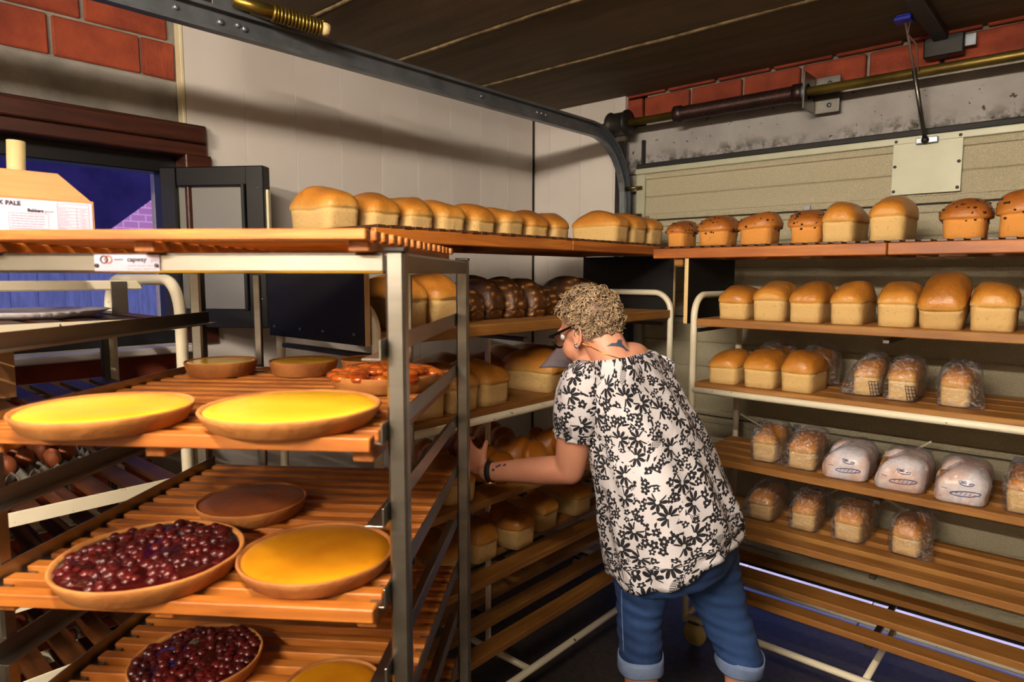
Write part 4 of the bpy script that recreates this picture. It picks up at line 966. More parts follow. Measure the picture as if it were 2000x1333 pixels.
# egg tray with eggs
ec = at(90, 900, 'Z', 1.05); n = 30; N = 6; pit = 0.047
et = thing('egg_tray', 'grey pulp egg tray on the dark slats', 'egg tray', (max(ec.x, DX-0.33), ec.y-0.06, 1.033))
vs_ = []; fs_ = []; K = N*6+1
for i in range(K):
    for j in range(K):
        x, y = (i-(K-1)/2)*pit/6, (j-(K-1)/2)*pit/6
        vs_.append((x, y, 0.022+0.02*cos(2*pi*x/pit)*cos(2*pi*y/pit)*1.0))
for i in range(K-1):
    for j in range(K-1): fs_.append([i*K+j, (i+1)*K+j, (i+1)*K+j+1, i*K+j+1])
eb = MB().add(vs_, fs_, True).build('pulp_tray', 'pulp', et); md = eb.modifiers.new('solid', 'SOLIDIFY'); md.thickness = 0.002
em = MB().ball((0, 0, 0), 0.021, 14, 10, (1, 1, 1.28)).mesh('egg'); em.materials.append(M['eggshell'])
for i in range(-2, 3):
    for j in range(-2, 3):
        if (i+j) % 2: tag(put('egg', em, None, None, (et.location.x+i*pit/1, et.location.y+(j+0.0)*pit, et.location.z+0.034+(0.0135 if True else 0))), 'brown egg sitting in the grey pulp tray', 'egg', 'eggs in the pulp tray')
b0 = thing('brown_carton', 'plain brown carton on the cream slatted rack', 'box', (DX-0.40, 0.22, 1.239))
for nm, c_, d_ in (('side_wall', (0.1, 0, 0.085), (0.004, 0.36, 0.17)), ('side_wall', (-0.1, 0, 0.085), (0.004, 0.36, 0.17)), ('end_wall', (0, 0.178, 0.085), (0.196, 0.004, 0.17)), ('end_wall', (0, -0.178, 0.085), (0.196, 0.004, 0.17)), ('lid_flap', (0.05, 0, 0.172), (0.1, 0.36, 0.004)), ('lid_flap', (-0.05, 0, 0.172), (0.098, 0.36, 0.004))):
    MB().box(c_, d_).build(nm, 'cardboard', b0)
# ------------------------------------------------------------------ the woman bending to the wall rack
m = NT('skin'); v = m.coords((1, 1, 1), False)
m.l(m.ramp(m.noise(v, 7, 4), [(0.3, S('cf8a6c')), (0.7, S('dd9c7e'))]), m.b.inputs['Base Color'])
m.b.inputs['Subsurface Weight'].default_value = 0.12; m.b.inputs['Subsurface Radius'].default_value = (0.012, 0.004, 0.002); m.b.inputs['Subsurface Scale'].default_value = 0.4
m.bump(m.noise(v, 160, 3), 0.12, 0.002); M['skin'] = m.done(0.45)
M['denim'] = simple('denim', '1a3360', '2c5088', 0.8, 0, 5, 0.35, 320, (1, 1, 0.5), lo=0.3, hi=0.75)
M['denim_light'] = simple('denim_inside', '7486a8', '66789c', 0.85, 0, 20, 0.3, 320)
M['stitch'] = simple('seam_thread', '7d92b4', '7d92b4', 0.8)
M['hair'] = simple('hair_curl', '6b543e', 'b39a78', 0.45, 0, 34, lo=0.36, hi=0.64)
M['hair_base'] = simple('hair_short', '6a5244', '8a6c58', 0.6, 0, 40, 0.6, 160)
M['gold'] = simple('gold', 'c89a3c', 'd6ac50', 0.25, 1.0)
M['silver'] = simple('silver', 'd8d8dc', 'f0f0f4', 0.15, 1.0)
M['specs'] = simple('spectacle_frame', '0c0c0e', '101012', 0.25)
M['tattoo'] = simple('tattoo_ink', '3c4456', '4c566a', 0.55, 0, 60)
M['sheet'] = simple('grey_sheet', '6a5c62', '746670', 0.6)
M['shoe'] = simple('shoe', '2a2624', '35302c', 0.6)
M['lip'] = simple('lip', 'a85a50', 'b4665a', 0.4)
M['eye'] = simple('eye_white', 'e8e4de', 'e8e4de', 0.2)
# floral cotton
m = NT('floral_cotton'); at_ = m.n('Attribute', attribute_name='cloth').outputs['Vector']
def cell(scale, off, rnd=0.8):
    v_ = m.vm('ADD', m.vm('SCALE', at_, float(scale)), off); vo = m.n('TexVoronoi', voronoi_dimensions='2D'); m.l(v_, vo.inputs['Vector']); vo.inputs['Scale'].default_value = 1; vo.inputs['Randomness'].default_value = rnd
    lc = m.vm('SUBTRACT', v_, vo.outputs['Position']); s_ = m.n('SeparateXYZ'); m.l(lc, s_.inputs[0]); c_ = m.n('SeparateColor'); m.l(vo.outputs['Color'], c_.inputs[0])
    x, y = s_.outputs[0], s_.outputs[1]
    r = m.ma('SQRT', m.ma('ADD', m.ma('MULTIPLY', x, x), m.ma('MULTIPLY', y, y))); th = m.ma('ADD', m.ma('ARCTAN2', y, x), m.ma('MULTIPLY', c_.outputs[0], 6.28))
    return r, th, c_.outputs[1], c_.outputs[2]
def lt(a, b): return m.ma('LESS_THAN', a, b)
def gt(a, b): return m.ma('GREATER_THAN', a, b)
mul = lambda *a: a[0] if len(a) == 1 else m.ma('MULTIPLY', a[0], mul(*a[1:]))
rb, tb_, g1_, g2_ = cell(12.5, (0.3, 0.7, 0), 0.7)
big = mul(lt(rb, m.ma('ADD', 0.10, m.ma('MULTIPLY', m.ma('POWER', m.ma('ABSOLUTE', m.ma('COSINE', m.ma('MULTIPLY', tb_, 4.5))), 0.7), 0.27))), gt(rb, 0.07), gt(m.ma('ABSOLUTE', m.ma('SINE', m.ma('MULTIPLY', tb_, 0.5))), 0.35))
rs_, ts_, g3, g4 = cell(40, (5.1, 2.2, 0), 0.75)
small = mul(lt(rs_, m.ma('MULTIPLY', m.ma('ADD', 0.30, m.ma('MULTIPLY', m.ma('ABSOLUTE', m.ma('COSINE', m.ma('MULTIPLY', ts_, 2.5))), 0.24)), m.ma('ADD', 0.75, m.ma('MULTIPLY', g4, 0.35)))), gt(rs_, 0.12), gt(rb, 0.36), lt(g3, 0.78))
rl, tl, g5, g6 = cell(30, (1.7, 8.3, 0), 0.9)
lx, ly = m.ma('MULTIPLY', rl, m.ma('COSINE', tl)), m.ma('MULTIPLY', rl, m.ma('SINE', tl))
leaf = mul(lt(m.ma('ADD', m.ma('POWER', m.ma('DIVIDE', lx, 0.40), 2.0), m.ma('POWER', m.ma('DIVIDE', ly, 0.10), 2.0)), 1.0), gt(rb, 0.34), gt(rs_, 0.42))
rf, tf, g7, g8 = cell(10, (9.7, 4.1, 0), 0.8)
fx_, fy_ = m.ma('MULTIPLY', rf, m.ma('COSINE', tf)), m.ma('MULTIPLY', rf, m.ma('SINE', tf))
fern = mul(lt(m.ma('ABSOLUTE', fy_), m.ma('MULTIPLY', 0.13, m.ma('SUBTRACT', 1.0, m.ma('POWER', m.ma('DIVIDE', fx_, 0.34), 2.0)))), gt(m.ma('SINE', m.ma('MULTIPLY', m.ma('SUBTRACT', fx_, m.ma('MULTIPLY', m.ma('ABSOLUTE', fy_), 0.9)), 110.0)), 0.1), lt(g7, 0.4), gt(rb, 0.36))
mask = m.ma('MAXIMUM', m.ma('MAXIMUM', big, small), m.ma('MAXIMUM', leaf, fern))
m.l(m.mix(mask, S('d9d3d6'), S('14131a')), m.b.inputs['Base Color']); vv = m.coords((1, 1, 1), False)
m.bump(m.noise(vv, 30, 4, 0.6, 0.8), 0.35, 0.012); M['floral'] = m.done(0.8)

DP = 0.06                                                   # she stands about two metres from the camera
def dp(px, py, t): return dep(px, py, t+DP)
base = dp(1330, 1045, 1.95); base.z = 0
woman = thing('person', 'person in black and white floral blouse and rolled jeans reaching into the rack', 'person', base)
def pbuild(mb, name, mat, parent=woman):
    for p in mb.v: p -= base
    return mb.build(name, mat, parent)
Fd, Ld, Ud = V((-1, 0, 0)), V((0, -1, 0)), V((0, 0, 1))
def ring(c, s, A, B, n=56, e=2.3, off=None):
    s = s.normalized(); l = (Ld-s*Ld.dot(s)).normalized(); f = s.cross(l)*-1
    if f.dot(Fd) < 0: f = -f
    out = []
    for k in range(n):
        a = 2*pi*k/n+pi/2; ca, sa = cos(a), sin(a); q = (abs(ca)**e+abs(sa)**e)**(-1/e)
        p = c+l*(ca*q*A)+f*(sa*q*B)
        if off: p = off(p, a, s, l, f)
        out.append(p)
    return out
def spine_rings(spec, n=56, sub=3, off=None):
    """spec: (centre, A, B[, exponent]) -> interpolated rings"""
    C = [x[0] for x in spec]; out = []
    N = len(spec)
    def cr(i, t, g):
        a, b, c, d = [g(spec[min(max(i+k, 0), N-1)]) for k in (-1, 0, 1, 2)]
        return (b*2+(c-a)*t+(a*2-b*5+c*4-d)*t*t+(b*3-a-c*3+d)*t*t*t)*0.5
    for i in range(N-1):
        for k in range(sub+(1 if i == N-2 else 0)):
            t = k/sub; c = cr(i, t, lambda x: x[0]); c2 = cr(i, min(t+0.05, 1.0), lambda x: x[0]); c1 = cr(i, max(t-0.05, 0), lambda x: x[0])
            out.append(ring(c, c2-c1, cr(i, t, lambda x: x[1]), cr(i, t, lambda x: x[2]), n, 2.3, (lambda p, a, s, l, f, q=(i+t)/(N-1): off(p, a, s, l, f, q)) if off else None))
    return out
H0, P0, P1, P2, P3 = dp(1322, 1082, 1.95), dp(1312, 1040, 1.95), dp(1286, 935, 1.93), dp(1247, 828, 1.91), dp(1217, 758, 1.895)
S0, N0 = dp(1206, 722, 1.885), dp(1197, 697, 1.875)
# --- skin: one closed surface from several overlapping lofts, fused by a voxel remesh
body = MB()
def limb(pts, rad, seg=18):
    P_ = []; R_ = []
    for i in range(len(pts)-1):
        for k in range(4): t = k/4; P_.append(V(pts[i]).lerp(V(pts[i+1]), t)); R_.append(rad[i]*(1-t)+rad[i+1]*t)
    P_.append(V(pts[-1])); R_.append(rad[-1])
    body.tube(P_, R_, seg); body.ball(P_[0], R_[0]*0.99, 16, 10); body.ball(P_[-1], R_[-1]*0.99, 16, 10)
body.rings(spine_rings([(P0, 0.20, 0.15), (P1, 0.19, 0.135), (P2, 0.168, 0.118), (P3, 0.155, 0.098), (S0, 0.135, 0.088), (N0, 0.098, 0.072), (N0+(N0-S0)*0.5, 0.052, 0.048)], 40, 4))
# head frame: facing the rack, looking down
pt_ = radians(17); hf = V((-cos(pt_), 0.05, -sin(pt_))).normalized(); hl = V((0.05, -1, 0)); hl = (hl-hf*hl.dot(hf)).normalized(); hu = hl.cross(hf)*-1
if hu.z < 0: hu = -hu
HC = dp(1152, 641, 1.90)
HM = Matrix((hf, hl, hu)).transposed()
def hp(f, l, u): return HC+hf*f+hl*l+hu*u
def hball(f, l, u, rf_, rl_, ru_): body.ball(hp(f, l, u), 1.0, 28, 20, (rf_, rl_, ru_), HM)
hball(-0.005, 0, 0.012, 0.093, 0.074, 0.092)
hball(0.035, 0, -0.045, 0.056, 0.060, 0.075); hball(0.048, 0, -0.098, 0.036, 0.040, 0.028); hball(0.02, 0, -0.098, 0.05, 0.056, 0.038)
for s in (-1, 1):
    hball(0.052, s*0.036, -0.048, 0.032, 0.030, 0.036); hball(0.078, s*0.03, 0.012, 0.012, 0.025, 0.010)
hball(0.098, 0, -0.035, 0.016, 0.013, 0.020); hball(0.088, 0, -0.012, 0.014, 0.010, 0.026); hball(0.088, 0, -0.072, 0.012, 0.022, 0.012)
limb([hp(-0.035, 0, -0.045), hp(-0.05, 0, -0.10), N0+V((-0.012, 0, -0.004))], [0.060, 0.058, 0.066])
body.ball(N0+V((0.012, 0.03, -0.035)), 1.0, 24, 16, (0.075, 0.115, 0.062))
limb([hp(0.01, 0, -0.095), N0+V((-0.045, 0, -0.01))], [0.05, 0.062])
for s in (-1, 1):                                           # ears
    ear = [hp(-0.012+0.017*cos(a)-0.006*sin(a), s*(0.079+0.006*(cos(a) < 0)), -0.018+0.030*sin(a)) for a in [2*pi*k/18 for k in range(18)]]
    body.tube(ear, 0.0048, 8, closed=True); body.ball(hp(-0.008, s*0.074, -0.02), 1.0, 12, 8, (0.014, 0.007, 0.026), HM); body.ball(hp(-0.004, s*0.078, -0.046), 1, 10, 8, (0.008, 0.0055, 0.009), HM)
def hand(W, d, nrm, side, curl):
    """W wrist, d towards the fingers, nrm out of the palm, side towards the thumb"""
    d, nrm = d.normalized(), nrm.normalized(); side = (side-d*side.dot(d)).normalized(); nrm = d.cross(side)*(1 if d.cross(side).dot(nrm) > 0 else -1)
    R3 = Matrix((d, side, nrm)).transposed()
    body.ball(W+d*0.045, 1, 20, 14, (0.052, 0.040, 0.017), R3); body.ball(W+d*0.07, 1, 20, 12, (0.026, 0.041, 0.014), R3)
    for i, (off, L_) in enumerate(((0.031, 0.070), (0.0105, 0.078), (-0.0105, 0.072), (-0.031, 0.058))):
        p = W+d*(0.082-0.004*abs(i-1))+side*off; dirv = (d+side*off*2.2).normalized(); pts = [p-dirv*0.02, p]; a = 0.15
        for k, fr in enumerate((0.45, 0.3, 0.25)):
            a += curl[min(k, len(curl)-1)]; p = p+(dirv*cos(a)+nrm*sin(a))*(L_*fr); pts.append(p)
        limb(pts, [0.0088, 0.0088, 0.0082, 0.0075, 0.0066], 10)
    p = W+d*0.025+side*0.028; pts = [W+d*0.012+side*0.012, p]
    for k, fr in enumerate((0.034, 0.026)):
        p = p+(d*0.55+side*(0.62-0.25*k)+nrm*(0.45+0.2*k)).normalized()*fr; pts.append(p)
    limb(pts, [0.014, 0.0125, 0.0098, 0.008], 10)
# left arm, the one with the watch
LS, LE, LWr = dp(1136, 766, 1.80), dp(1112, 918, 1.90), dp(950, 922, 1.985)
limb([LS, LS.lerp(LE, 0.5), LE], [0.062, 0.053, 0.045]); limb([LE, LE.lerp(LWr, 0.35), LE.lerp(LWr, 0.75), LWr], [0.044, 0.043, 0.033, 0.027]); limb([P3+Ld*0.06, LS], [0.07, 0.062])
hd = (dep(905, 880, 2.10)-LWr)
hand(LWr+hd.normalized()*0.012, hd, V((-0.55, 0.35, -0.75)), V((0.1, 0.2, 1.0)), (0.35, 0.55, 0.5))
# right arm, holding the sheet in front of her
RS = P3-Ld*0.165+V((0, 0, 0.0)); RE = RS+V((-0.10, 0.03, -0.24)); RWr = dp(1128, 742, 2.06)+V((0.03, 0.09, -0.03))
limb([RS, RS.lerp(RE, 0.5), RE], [0.06, 0.052, 0.044]); limb([RE, RE.lerp(RWr, 0.35), RWr], [0.043, 0.041, 0.027]); limb([P3-Ld*0.06, RS], [0.07, 0.06])
rd = V((-0.5, -0.65, 0.45)); hand(RWr, rd, V((-0.6, 0.2, -0.3)), V((0.2, 0.1, 1)), (0.5, 0.7, 0.5))
# lower legs
LC, RC_ = dp(1251, 1285, 1.955), dp(1446, 1283, 2.03)
def foot(c): return V((c.x, c.y, 0.07))
for c, kn in ((LC, dp(1250, 1190, 1.95)), (RC_, dp(1412, 1190, 2.03))):
    an = foot(c)+V((0.015, 0, 0.02)); limb([kn, c, c.lerp(an, 0.4), an], [0.058, 0.054, 0.048, 0.034]); limb([an, an+V((-0.07, 0, -0.045)), an+V((-0.15, 0, -0.055))], [0.036, 0.034, 0.026])
for top, kn in ((dp(1268, 1075, 1.93), dp(1250, 1190, 1.95)), (dp(1372, 1075, 2.01), dp(1412, 1190, 2.03))): limb([top, kn], [0.085, 0.058])
def fuse(mb, vox, smooth_it, name):
    me = mb.mesh('tmp'); o = bpy.data.objects.new('tmp', me); col.objects.link(o)
    r_ = o.modifiers.new('r', 'REMESH'); r_.mode = 'VOXEL'; r_.voxel_size = vox; r_.use_smooth_shade = True
    s_ = o.modifiers.new('s', 'SMOOTH'); s_.factor = 0.5; s_.iterations = smooth_it
    dg = bpy.context.evaluated_depsgraph_get(); out = bpy.data.meshes.new_from_object(o.evaluated_get(dg)); out.name = name
    bpy.data.objects.remove(o); return out
bme = fuse(body, 0.0042, 9, 'body')
BV = BVHTree.FromPolygons([v_.co for v_ in bme.vertices], [p.vertices for p in bme.polygons])
bme.transform(Matrix.Translation(-base)); bo = put('body', bme, 'skin', woman)
# --- blouse
def folds(p, a, s, l, f, q):
    out = (p-(P0 if q < 0.3 else P2)); amp = 0.0045*(1-q)+0.002
    w_ = amp*(sin(a*9+q*5)+0.7*sin(a*15-q*9+1.3))+0.006*noise.noise(p*11)
    n_ = (l*cos(a)+f*sin(a)); p = p+n_*w_
    if q < 0.08: p = p-s*(0.022*cos(2*a)+0.004*sin(a*7))
    if q > 0.9: p = p+n_*0.003*sin(a*40)
    if q > 0.72: p = p+V((0, 0, 0.045*cos(a)*(q-0.72)/0.28))
    return p
spec = [(H0+(H0-P0)*0.05, 0.228, 0.188), (P0, 0.238, 0.188), (P0.lerp(P1, 0.5), 0.232, 0.18), (P1, 0.218, 0.165), (P1.lerp(P2, 0.5), 0.203, 0.15), (P2, 0.19, 0.138), (P3, 0.183, 0.117), (S0, 0.172, 0.106), (N0+V((0, 0, -0.004)), 0.116, 0.090)]
rsb = spine_rings(spec, 96, 5, folds)
mb = MB(); cl = []
mb.rings(rsb, False, False); L_ = 0
for i, r_ in enumerate(rsb):
    if i: L_ += (sum(r_, V())/96-sum(rsb[i-1], V())/96).length
    per = sum((r_[k]-r_[k-1]).length for k in range(96))
    for k in range(96): cl.append((k/96*1.12, L_, 0))
def sleeve(S_, E_, r0, r1, off):
    d = (E_-S_).normalized(); rs = []; l = d.orthogonal().normalized(); w_ = d.cross(l); o = len(mb.v)
    for i, (t, rr) in enumerate(((-0.46, r0*0.74), (-0.2, r0*0.98), (0.05, r0*1.06), (0.3, r0*1.08), (0.52, (r0+r1)/2*1.1), (0.68, r1*1.12), (0.76, r1*1.04), (0.79, r1*1.0), (0.83, r1*1.06))):
        c = S_+(E_-S_)*t*0.62; ring_ = []
        for k in range(48):
            a = 2*pi*k/48; q = rr*(1+0.03*sin(a*7+t*3)+0.02*sin(a*12+t*9)*(1 if t < 0.7 else 1.6)); ring_.append(c+(l*cos(a)+w_*sin(a))*q); cl.append((k/48*0.42+off, t*0.17+off, 0))
        rs.append(ring_)
    mb.rings(rs, False, False)
def yoke(c, d, r1, r2):
    d = d.normalized(); l = d.orthogonal().normalized(); w_ = d.cross(l); rs = []
    for i in range(1, 12):
        t = pi*i/12; rs.append([c+d*(-cos(t)*r1)+(l*cos(a)+w_*sin(a))*(sin(t)*r2) for a in [2*pi*k/32 for k in range(32)]])
        for k in range(32): cl.append((k/32*0.4+i*0.0, i*0.014+7.7, 0))
    mb.rings(rs, False, False)
nl = N0+Ld*0.105+V((0, 0, 0.03)); yoke(LS.lerp(nl, 0.34)+V((0.0, 0, -0.036)), nl-LS, 0.085, 0.066)
sleeve(LS+V((0, 0.012, 0.0)), LE, 0.072, 0.064, 2.3); sleeve(RS, RE, 0.07, 0.064, 4.1)
for p in mb.v: p -= base
me = mb.mesh('blouse'); at2 = me.attributes.new('cloth', 'FLOAT_VECTOR', 'POINT'); at2.data.foreach_set('vector', [c for q in cl for c in q])
bl = put('blouse', me, 'floral', woman); sm_ = bl.modifiers.new('solid', 'SOLIDIFY'); sm_.thickness = 0.0018; sm_.offset = -1
# knotted tie on the left sleeve
tk = LS+(LE-LS)*0.5+(V((-0.9, 0.1, 0.0))*0.07); mb = MB(); mb.ball(tk, 0.012, 10, 8, (0.8, 0.8, 1.5)); mb.ball(tk+V((-0.008, 0, -0.02)), 0.012, 10, 8, (0.6, 0.9, 1.5)); n0 = len(mb.v)
for p in mb.v: p -= base
me = mb.mesh('sleeve_tie'); at2 = me.attributes.new('cloth', 'FLOAT_VECTOR', 'POINT'); at2.data.foreach_set('vector', [c for v_ in me.vertices for c in (v_.co.x, v_.co.z, 0)]); put('sleeve_tie', me, 'floral', woman)
# --- jeans
jb = MB(); sv = body; body = jb
jb.rings(spine_rings([(H0+(H0-P0)*0.9, 0.175, 0.14), (H0, 0.208, 0.165), (P0, 0.212, 0.165), (P0.lerp(P1, 0.5), 0.195, 0.145)], 40, 4))
def jleg(pts, rad): limb(pts, rad, 26)
jleg([dp(1272, 1072, 1.925), dp(1258, 1128, 1.935), dp(1249, 1200, 1.945), LC], [0.102, 0.089, 0.070, 0.0625])
jleg([dp(1370, 1065, 2.0), dp(1390, 1128, 2.015), dp(1414, 1200, 2.022), RC_+V((0.0, 0, 0))], [0.108, 0.093, 0.0755, 0.067])
body = sv
for p in jb.v: pass
jme = fuse(jb, 0.006, 8, 'jeans')
nrm_ = [V(v_.normal) for v_ in jme.vertices]
for v_, nv in zip(jme.vertices, nrm_):                        # creases behind the knee and at the hip
    p = V(v_.co); k = sin(p.z*95+5*noise.noise(p*7))*0.5+0.5*sin(p.z*160+p.x*40)
    v_.co = p+nv*(0.0028*k*(1 if p.z < 0.7 else 0.5)+0.004*noise.noise(p*12))
jme.transform(Matrix.Translation(-base)); jn = put('jeans', jme, 'denim', woman)
for c, r_, ax_ in ((LC, 0.0675, V((0, 0, 1))), (RC_, 0.072, V((0.18, 0, 1)).normalized())):
    l = ax_.orthogonal().normalized(); w_ = ax_.cross(l); rs = []
    for h_, q in ((0.014, 0.97), (0.016, 1.02), (0.0, 1.05), (-0.03, 1.05), (-0.035, 1.01), (-0.033, 0.94), (-0.01, 0.92)):
        rs.append([c+ax_*(h_+0.003*sin(a*3))+(l*cos(a)+w_*sin(a))*r_*q*(1+0.015*sin(a*4+h_*60)) for a in [2*pi*k/40 for k in range(40)]])
    pbuild(MB().rings(rs, False, False), 'jeans_cuff', 'denim_light')
JV = BVHTree.FromPolygons([v_.co+base for v_ in jme.vertices], [p.vertices for p in jme.polygons])
pts = []
for k in range(22):
    y_ = 1105+8*k; h = JV.ray_cast(CAM, ray(1216-2*sin(k*0.2), y_).normalized())[0]
    if h: pts.append(h-ray(1216, y_).normalized()*0.001)
if len(pts) > 3: pbuild(MB().tube(pts, 0.0011, 5), 'side_seam', 'stitch', woman)
for c in (LC, RC_):
    f0 = foot(c); rs = []
    for x, w2, h2 in ((0.075, 0.022, 0.06), (0.06, 0.036, 0.085), (0.0, 0.042, 0.085), (-0.06, 0.046, 0.075), (-0.12, 0.048, 0.055), (-0.165, 0.038, 0.042), (-0.185, 0.015, 0.03)):
        rs.append([V((f0.x+x, f0.y+w2*cos(a), max(0.0, h2*0.5+h2*0.5*sin(a)*1.0))) for a in [2*pi*k/20 for k in range(20)]])
    pbuild(MB().rings(rs), 'shoe', 'shoe')
# --- hair
r4 = random.Random(21)
def hairline(f, u, l):                                        # kept where hair grows
    t = min(max((f+0.62)/1.25, 0), 1); return u > -0.62+1.05*t*t*(3-2*t)*1.0
def scalp(d, k=1.0): return hp(-0.006, 0, 0.012)+hf*(d.x*0.0965*k)+hl*(d.y*0.079*k)+hu*(d.z*0.097*k)
vs_, fs_, idx = [], [], {}
NT_, NP = 40, 64
for i in range(NT_+1):
    for k in range(NP):
        th, ph = pi*i/NT_, 2*pi*k/NP; d = V((sin(th)*cos(ph), sin(th)*sin(ph), cos(th)))
        if hairline(d.x, d.z, d.y): idx[(i, k)] = len(vs_); vs_.append(scalp(d, 1.01+0.04*max(d.z+0.35, 0)+0.035*noise.noise(d*6)))
for i in range(NT_):
    for k in range(NP):
        q = [(i, k), (i+1, k), (i+1, (k+1) % NP), (i, (k+1) % NP)]
        if all(x in idx for x in q): fs_.append([idx[x] for x in q])
hb = MB(); hb.add(vs_, fs_, True); hcap = pbuild(hb, 'hair', 'hair_base')
mb = MB(); made = 0
while made < 900:
    d = V((r4.gauss(0, 1), r4.gauss(0, 1), r4.gauss(0, 1))).normalized()
    if not hairline(d.x-0.05, d.z-0.10, d.y): continue
    lift = min(max(d.z+0.45, 0.0), 1.0)
    if lift < 0.15 and r4.random() < 0.5: continue
    c = scalp(d, 1.015+r4.uniform(0.0, 0.15)*lift); n_ = (c-HC).normalized(); tx = n_.orthogonal().normalized(); tx = Matrix.Rotation(r4.uniform(0, 6.28), 3, n_) @ tx; ty = n_.cross(tx)
    ax2 = (ty*r4.uniform(0.3, 1)+n_*r4.uniform(0.2, 0.9)).normalized(); R_ = r4.uniform(0.005, 0.016)*(0.5+0.5*lift); tw = r4.uniform(0.8, 1.5)*2*pi; a0 = r4.uniform(0, 6.28)
    pts = [c+(tx*cos(a0+tw*k/11)+ax2*sin(a0+tw*k/11))*R_*(1-0.25*k/11)+n_*(0.005*k/11)+ty*(0.010*k/11) for k in range(12)]
    mb.tube(pts, [0.0019*(1-0.6*abs(k/11-0.45)) for k in range(12)], 4); made += 1
o = pbuild(mb, 'hair_curls', 'hair', hcap); 
o.location = (0, 0, 0); o['kind'] = 'stuff'
# --- spectacles, ear stud, chain, watch, tattoos
gl_ = MB()
for s in (-1, 1):
    gl_.tube([hp(-0.018, s*0.083, -0.004), hp(0.0, s*0.084, 0.010), hp(0.05, s*0.082, 0.006), hp(0.098, s*0.072, 0.002)], [0.002, 0.0036, 0.0042, 0.005], 8)
    gl_.tube([hp(0.106-0.012*abs(q)/0.06, s*0.036+0.032*cos(a)*(1 if abs(cos(a)) < 0.8 else 0.98), -0.012+0.022*sin(a)) for a in [2*pi*k/20 for k in range(20)] for q in [0.036+0.032*cos(a)]], 0.0036, 8, closed=True)
gl_.tube([hp(0.105, -0.01, -0.004), hp(0.108, 0, -0.002), hp(0.105, 0.01, -0.004)], 0.003, 8)
sp_ = pbuild(gl_, 'spectacles', 'specs')
for s in (-1, 1):
    rl_ = [[hp(0.1045-0.012*(0.036+0.03*cos(a))/0.06*k, s*0.036+0.030*k*cos(a), -0.012+0.020*k*sin(a)) for a in [2*pi*j/20 for j in range(20)]] for k in (0.03, 1)]
    e_ = pbuild(MB().rings(rl_, True, False), 'spectacle_lens', 'glass', woman); e_.parent = sp_
    pbuild(MB().ball(hp(0.078, s*0.031, -0.006), 0.0125, 14, 10), 'eye', 'eye')
pbuild(MB().tube([hp(0.093, -0.024, -0.070), hp(0.100, -0.01, -0.068), hp(0.101, 0, -0.0695), hp(0.100, 0.01, -0.068), hp(0.093, 0.024, -0.070)], [0.002, 0.005, 0.0045, 0.005, 0.002], 8), 'lips', 'lip')
mb = MB()
for k in range(5): mb.ball(hp(-0.004+0.0032*cos(k*1.256), 0.0865, -0.046+0.005*sin(k*1.256)), 0.0042, 8, 6)
pbuild(mb, 'ear_stud', 'silver')
nk = N0+V((0.0, 0, 0.03)); pts = []
axn = V((0.35, 0, 0.94)).normalized(); n1_ = axn.orthogonal().normalized(); n2_ = axn.cross(n1_)
for k in range(48):
    dd_ = n1_*cos(k*pi/24)+n2_*sin(k*pi/24); o_ = nk-V((0.015, 0, 0)); h = BV.ray_cast(o_+dd_*0.16, -dd_)[0]
    pts.append((h if h and (h-o_).length < 0.12 else o_+dd_*0.075)+dd_*0.0012)
pts = [(pts[k-1]+pts[k]+pts[(k+1) % 48])/3 for k in range(48)]
pbuild(MB().tube(pts, 0.0014, 6, closed=True), 'neck_chain', 'gold')
wd = (LWr-LE).normalized(); wc = LWr-wd*0.012; l = wd.orthogonal().normalized(); w_ = wd.cross(l); rs = []
for h_, ex in ((-0.009, 0.0), (-0.009, 0.0025), (0.009, 0.0025), (0.009, 0.0)):
    rg = []
    for k in range(32):
        dd_ = l*cos(k*pi/16)+w_*sin(k*pi/16); o_ = wc+wd*h_; h = BV.ray_cast(o_+dd_*0.08, -dd_)[0]; rr = (h-o_).length if h else 0.028
        rg.append(o_+dd_*(min(rr, 0.034)+0.0008+ex))
    rs.append(rg)
wt = pbuild(MB().rings(rs, False, False), 'wrist_watch', 'rubber')
fdn = (V((0.25, -0.25, -1))); fdn = (fdn-wd*fdn.dot(wd)).normalized(); fc = wc+fdn*0.031; u1 = wd; u2 = fdn.cross(u1)
mk = lambda prof: [[fc+fdn*z+(u1*cos(a)+u2*sin(a))*r_ for a in [2*pi*k/24 for k in range(24)]] for r_, z in prof]
e_ = pbuild(MB().rings(mk([(0.015, 0), (0.018, 0.001), (0.018, 0.007), (0.016, 0.009)])), 'watch_case', 'gold'); e_.parent = wt
e_ = pbuild(MB().rings(mk([(0.0155, 0.0088), (0.0155, 0.0096)])), 'watch_face', 'rubber'); e_.parent = wt
def inside(p, poly):
    c = False; j = len(poly)-1
    for i in range(len(poly)):
        if (poly[i][1] > p[1]) != (poly[j][1] > p[1]) and p[0] < (poly[j][0]-poly[i][0])*(p[1]-poly[i][1])/(poly[j][1]-poly[i][1])+poly[i][0]: c = not c
        j = i
    return c
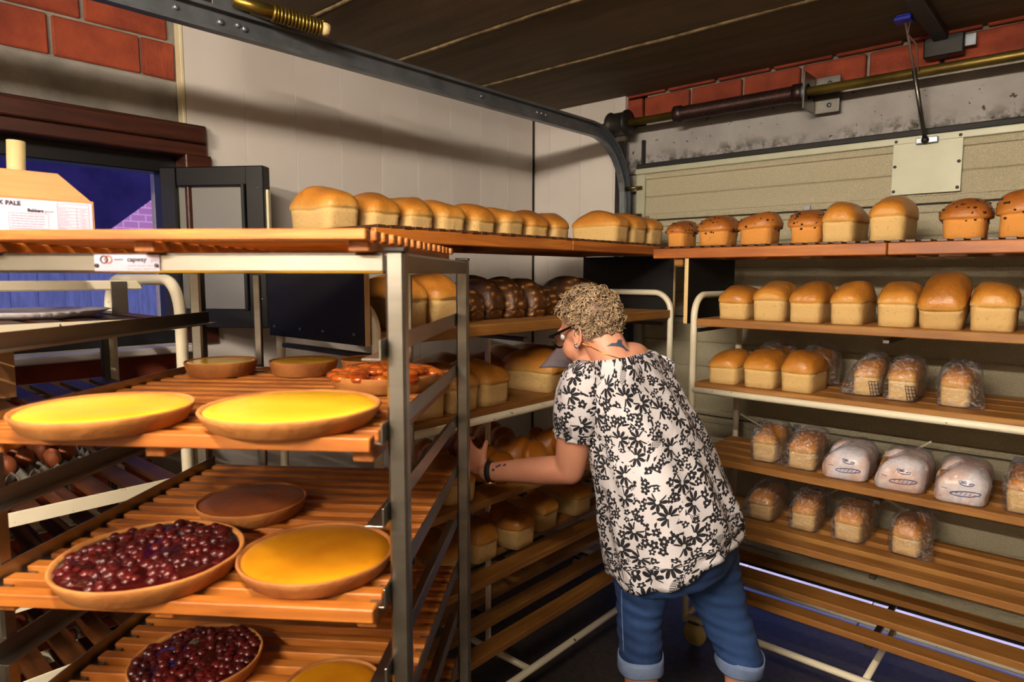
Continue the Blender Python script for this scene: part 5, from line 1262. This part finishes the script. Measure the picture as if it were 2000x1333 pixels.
def decal(name, polys, step=1.0):
    mb = MB()
    for poly in polys:
        x0, x1, y0, y1 = min(p[0] for p in poly), max(p[0] for p in poly), min(p[1] for p in poly), max(p[1] for p in poly); hit = {}
        def hv(i, j):
            if (i, j) not in hit:
                d = ray(x0+i*step, y0+j*step).normalized(); h = BV.ray_cast(CAM, d); hit[(i, j)] = None if h[0] is None else len(mb.v)
                if h[0] is not None: mb.v.append(h[0]+(h[1]*0.0008 if h[1].dot(d) < 0 else -h[1]*0.0008))
            return hit[(i, j)]
        for i in range(int((x1-x0)/step)+1):
            for j in range(int((y1-y0)/step)+1):
                if inside((x0+(i+0.5)*step, y0+(j+0.5)*step), poly):
                    q = [hv(i, j), hv(i+1, j), hv(i+1, j+1), hv(i, j+1)]
                    if None not in q: mb.f.append(q)
    if mb.f: pbuild(mb, name, 'tattoo')
decal('bird_tattoo', [[(1185, 676.5), (1193.5, 671), (1204, 670), (1207, 664), (1214.5, 664), (1215, 672), (1221, 679.5), (1229, 687), (1223, 686), (1216, 680), (1208.5, 677.5), (1199.5, 677)]], 0.8)
decal('arm_tattoo', [[(960, 917), (965, 915), (967, 919), (962, 922)], [(967, 912), (978, 907), (979, 910), (969, 915)], [(982, 909), (988, 906), (989, 909), (984, 912)]], 0.7)
# --- the grey sheet in her right hand
gs_ = dp(1052, 719, 2.12); tp = dp(1094, 672, 2.12); rt_ = dp(1150, 700, 2.09); bt_ = dp(1128, 722, 2.09)
N_ = 12; vs_, fs_ = [], []
for i in range(N_+1):
    for j in range(N_+1):
        u, v_ = i/N_, j/N_; p = gs_.lerp(bt_, u).lerp(tp.lerp(rt_, u), v_); p = p+V((0.012, -0.012, 0.015))*sin(u*pi)*0.8*(0.3+v_); vs_.append(p)
for i in range(N_):
    for j in range(N_): fs_.append([i*(N_+1)+j, (i+1)*(N_+1)+j, (i+1)*(N_+1)+j+1, i*(N_+1)+j+1])
c0 = V(gs_); mb = MB().add([p-c0 for p in vs_], fs_, True); o = mb.build('grey_sheet', 'sheet', None, c0); tag(o, 'curled grey sheet held in front of her face', 'paper'); k_ = o.modifiers.new('s', 'SOLIDIFY'); k_.thickness = 0.0008
